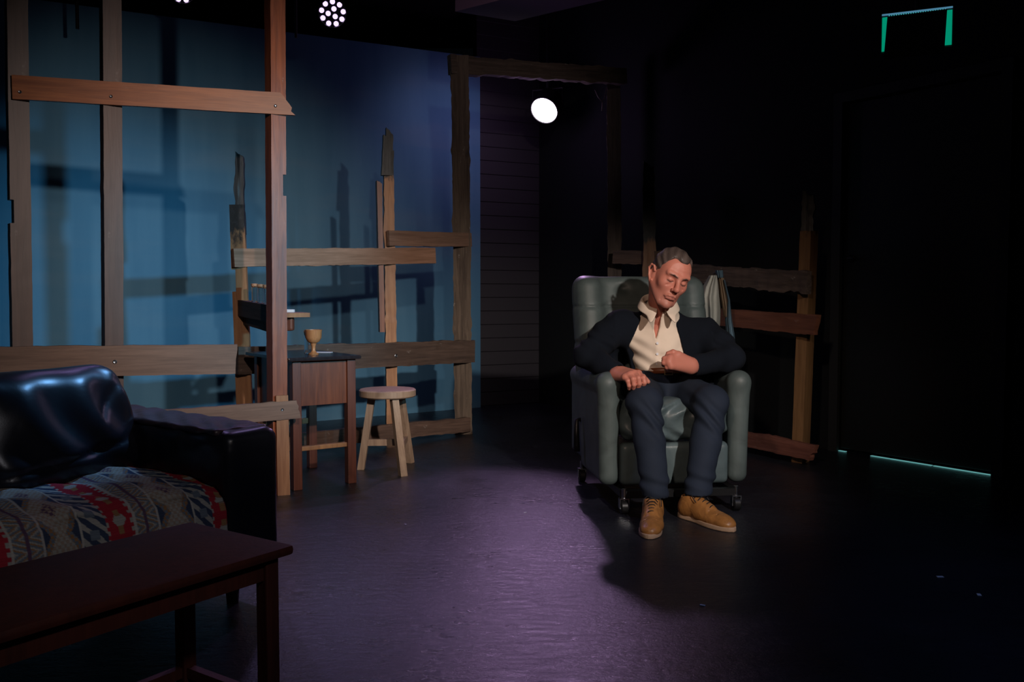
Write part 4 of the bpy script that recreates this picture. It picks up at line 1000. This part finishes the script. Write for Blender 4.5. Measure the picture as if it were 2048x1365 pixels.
v, f = F.mesh(); tro = mesh_obj('trousers', v, f, M['trouser'], man)
# belt
bc = Vector((PV.x, PV.y+.02, 0)); b = MB(); pts = []
for i in range(-14, 15):
    a = R(i*6.2); pts.append((bc.x+.150*math.sin(a), bc.y-.152*math.cos(a)+.012, .603+.006*math.cos(a*2)))
N_ = len(pts); v = []; f = []
for p in pts: v += [(p[0], p[1], p[2]-.013), (p[0], p[1], p[2]+.013), (p[0]*1+(bc.x-p[0])*.05, p[1]+.008, p[2]+.013), (p[0]+(bc.x-p[0])*.05, p[1]+.008, p[2]-.013)]
for i in range(N_-1):
    for k in range(4): f.append((i*4+k, (i+1)*4+k, (i+1)*4+(k+1) % 4, i*4+(k+1) % 4))
f += [(0, 1, 2, 3), (4*N_-1, 4*N_-2, 4*N_-3, 4*N_-4)]
belt = mesh_obj('belt', v, f, M['belt'], man)
bq = at(1320, 749, 4.12); b = MB(); y0 = bc.y-.152+.008
for x0, z0, sx, sz in ((0, .016, .036, .004), (0, -.016, .036, .004), (-.018, 0, .004, .036), (.018, 0, .004, .036), (.004, 0, .028, .003)): b.box((bc.x-.005+x0, y0, .606+z0), (sx, .004, sz))
b.build('buckle', M['gold'], belt, world=True)
# --- socks and shoes
for an, lo_, he, toe, nm in ((ANL, at(1314, 1000, 3.80), Vector((.603, 3.79, 0)), Vector((.540, 3.50, 0)), 0), (ANR, at(1382, 1000, 3.84), Vector((.735, 3.86, 0)), Vector((.874, 3.625, 0)), 1)):
    dr = (toe-he).normalized(); sd = Vector((-dr.y, dr.x, 0)); L = .30
    ank = he+dr*.065
    F = Field(np.array(ank)-np.array([.09, .09, -.03]), np.array(ank)+np.array([.09, .09, .30]), .005)
    F.cap(ank+Vector((0, 0, .07)), Vector(((ank.x+an.x)/2, (ank.y+an.y)/2, .155)), .034, .033, .01); v, f = F.mesh(); mesh_obj('sock', v, f, M['sock'], man)
    Rm = Matrix((dr, sd, Vector((0, 0, 1)))).transposed()
    P = lambda a, s_, z: he+dr*a*1.0+sd*s_+Vector((0, 0, z))
    F = Field(np.array(he)*.5+np.array(toe)*.5-np.array([.24, .24, .02]), np.array(he)*.5+np.array(toe)*.5+np.array([.24, .24, .18]), .004)
    F.ell(P(.045, 0, .045), (.050, .036, .050), Rm, 0); F.cap(P(.05, 0, .05), P(.12, 0, .045), .040, .040, .03); F.ell(P(.20, .004, .030), (.085, .049, .036), Rm, .04); F.ell(P(.265, .002, .024), (.045, .040, .028), Rm, .02)
    F.cap(P(.07, 0, .085), P(.165, 0, .062), .030, .026, .03); F.cap(P(.055, 0, .085), P(.06, 0, .10), .036, .037, .02)
    F.cap(P(.058, 0, .10), P(.052, 0, .16), .036, .044, .004, 'sub'); F.rbox(P(.15, 0, -.03), (.25, .10, .045), .001, Rm, k=.002, op='sub')
    F.cap(P(.195, -.045, .062), P(.195, .045, .062), .002, .002, .004, 'sub'); F.cap(P(.235, -.04, .056), P(.235, .04, .056), .002, .002, .004, 'sub')
    v, f = F.mesh(); shoe = mesh_obj('shoe', v, f, M['shoe'], man)
    F = Field(np.array(he)*.5+np.array(toe)*.5-np.array([.24, .24, .03]), np.array(he)*.5+np.array(toe)*.5+np.array([.24, .24, .05]), .0035)
    def sole(X, Y, Z):
        x = (X-he.x)*dr.x+(Y-he.y)*dr.y; y = (X-he.x)*sd.x+(Y-he.y)*sd.y
        xs_ = np.linspace(-.012, .318, 100); base_ = np.interp(xs_, [-.012, .05, .11, .20, .26, .318], [.034, .036, .033, .048, .044, .036]); base_ = np.convolve(np.pad(base_, 8, 'edge'), np.ones(17)/17, 'valid'); wd = np.interp(x, xs_, base_*np.sqrt(np.clip(1-np.clip((.055-(xs_+.012))/.055, 0, 1)**2.4, 0, 1))*np.sqrt(np.clip(1-np.clip((xs_-.235)/.083, 0, 1)**2.4, 0, 1))); d = np.abs(y)-wd
        e = np.maximum(-.012-x, x-.318); return np.maximum(np.maximum(d, e), np.abs(Z-.010)-.0095)
    F.g[:] = np.broadcast_to(sole(F.ax[0][:, None, None], F.ax[1][None, :, None], F.ax[2][None, None, :]), F.g.shape); v, f = F.mesh(); mesh_obj('sole', v, f, M['sole'], shoe)
    lc = MB()
    for i in range(5):
        a0 = .105+.020*i; zt = .1135-.0085*i; wd = .020-.001*i
        lc.tube([P(a0, -wd-.003, zt-.012), P(a0+.004, -wd*.5, zt+.0025), P(a0+.002, 0, zt+.004), P(a0-.002, wd*.5, zt+.0025), P(a0, wd+.003, zt-.012)], .0022, 6)
    lc.tube([P(.10, 0, .118), P(.09, .02, .122), P(.105, .036, .11), P(.13, .038, .09)], .0022, 6); lc.tube([P(.10, 0, .118), P(.09, -.02, .122), P(.105, -.036, .11), P(.13, -.038, .09)], .0022, 6)
    lc.build('shoelace', M['lace'], shoe, world=True, smooth=True)
# phone-like dark wallet? the flap of a trouser pocket beside the hand is part of the trousers

# ------------------------------------------------------------------ fixtures
def aim(p, target):
    q = (Vector(target)-Vector(p)).to_track_quat('Z', 'Y').to_matrix().to_4x4(); q.translation = Vector(p); return q
def lantern(p, target, label, leds):
    o = thing('stage_light', p, 0, label, 'stage light'); W = Matrix.Translation(-Vector(p)) @ aim(p, target)
    r = .114 if not leds else .088
    b = MB(); b.lathe([(.01, -.20), (r*.75, -.20), (r, -.16), (r, 0.0), (r-.006, 0.0), (r-.008, -.02), (.01, -.02)], M=W, n=32); o2 = b.build('housing', M['black_metal'], o); auto_smooth(o2)
    if leds:
        pos = [(math.cos(R(90+i*40))*.066, math.sin(R(90+i*40))*.066) for i in range(9)]+[(math.cos(R(70+i*120))*.026, math.sin(R(70+i*120))*.026) for i in range(3)]
        for x, y in pos:
            b = MB(); b.lathe([(.001, .0), (.0155, .0), (.0155, .003), (.011, .008), (.001, .010)], M=W @ Matrix.Translation((x, y, -.018)), n=16); b.build('led_lens', M['lamp_led'], o, smooth=True)
    else:
        b = MB(); b.lathe([(.001, -.004), (r-.008, -.004), (r-.010, .004), (r*.6, .010), (.001, .013)], M=W @ Matrix.Translation((0, 0, -.01)), n=32); b.build('lens', M['lamp_white'], o, smooth=True)
    b = MB(); side_ = W.to_3x3() @ Vector((1, 0, 0)); side_.z = 0; side_.normalize()
    c = W @ Vector((0, 0, -.09))
    rr2 = r+.014; b.tube([c+side_*rr2, c+side_*rr2+Vector((0, 0, .13)), c-side_*rr2+Vector((0, 0, .13)), c-side_*rr2], .006, 8)
    b.tube([c+Vector((0, 0, .13)), Vector((c.x, c.y, 3.45-p[2]))], .012, 8); b.build('bracket', M['black_metal'], o)
    return o
lantern(LAMP1, (-1.6, 3.2, -1.0), 'white-violet glowing round spotlight shining out of the dark doorway corner', False)
lantern(LAMP2, (-.35, 2.2, .9), 'violet LED par lamp with twelve lenses above the blue wall', True)
lantern(LAMP3, (-.6, 1.5, .8), 'LED par lamp cut off by the top edge above the left frame', True)
# rods hanging off the ceiling grid
b = MB(); q = at(155, 58, 5.6); b.tube([(q.x, q.y, 3.45), q], .011, 8); b.build('hanging_rod', M['black_metal'], tagd=('short dark rod hanging down at the top left of the blue wall', 'rod'))
b = MB(); q = at(592, 76, 6.3); b.tube([(q.x, q.y, 3.45), q], .010, 8); b.build('hanging_rod', mat('rod_grey', (.10, .10, .11), .6), tagd=('thin grey rod above the blue wall beside the red post', 'rod'))
# exit sign covered by a black card
ex = at(1833, 60, 4.6); exa = math.atan2(-.17, .985)
exs = thing('exit_sign', ex, R(-24), 'illuminated green exit sign box masked by a black card, top right', 'exit sign')
b = MB(); b.box((0, .035, .0), (.335, .05, .20), bevel=.004); b.build('housing', mat('sign_housing', (.03, .05, .06), .5), exs)
b = MB(); b.box((0, .004, -.004), (.322, .008, .17)); b.build('lit_panel', M['green'], exs)
cp_ = [(-.150, -.135), (.128, -.135), (.137, .080), (-.136, .076)]; V = [Vector((x, y, z)) for y in (-.0235, -.0205) for x, z in cp_]
b = MB(); b.add(V, [(0, 1, 2, 3), (7, 6, 5, 4), (0, 4, 5, 1), (1, 5, 6, 2), (2, 6, 7, 3), (3, 7, 4, 0)]); b.build('masking_card', mat('card_black', (.05, .048, .046), .85), exs)
b = MB(); b.box((0, .006, .094), (.325, .022, .005)); b.build('light_strip', emis('strip_blue', (.12, .35, .55), .55), exs)
b = MB()
for i in range(24): b.box((-.128+i*.0112, -.001, .0865), (.0042, .004, .004))
b.build('led_row', M['green_pale'], exs)
b = MB(); b.tube([(0, .035, .1), (0, .035, 3.45-ex.z)], .010, 8); b.build('drop_rod', M['black_metal'], exs)
# bits of paper on the floor
for i, (px, py, s, lb) in enumerate(((1880, 1155, .011, 'pale paper scrap on the dark floor, largest one at the right'), (1958, 1191, .010, 'small bluish scrap on the floor nearest the right edge'), (1405, 1212, .008, 'white scrap on the floor below the man\'s shoes'), (1050, 1026, .006, 'tiny white scrap on the floor left of the recliner'), (811, 1050, .006, 'tiny white scrap on the floor in front of the stool'))):
    d = .95/((py-594)/F_PX)*.997; q = at(px, py, d)
    q = at(px, py, d*(CAM_H/(CAM_H-q.z)))
    MB().box((q.x, q.y, .0012), (s*2, s*1.2, .0018), Matrix.Rotation(i*1.3, 3, 'Z')).build('paper_scrap', M['paper'], tagd=(lb, 'paper scrap', 'paper scraps on the floor'))
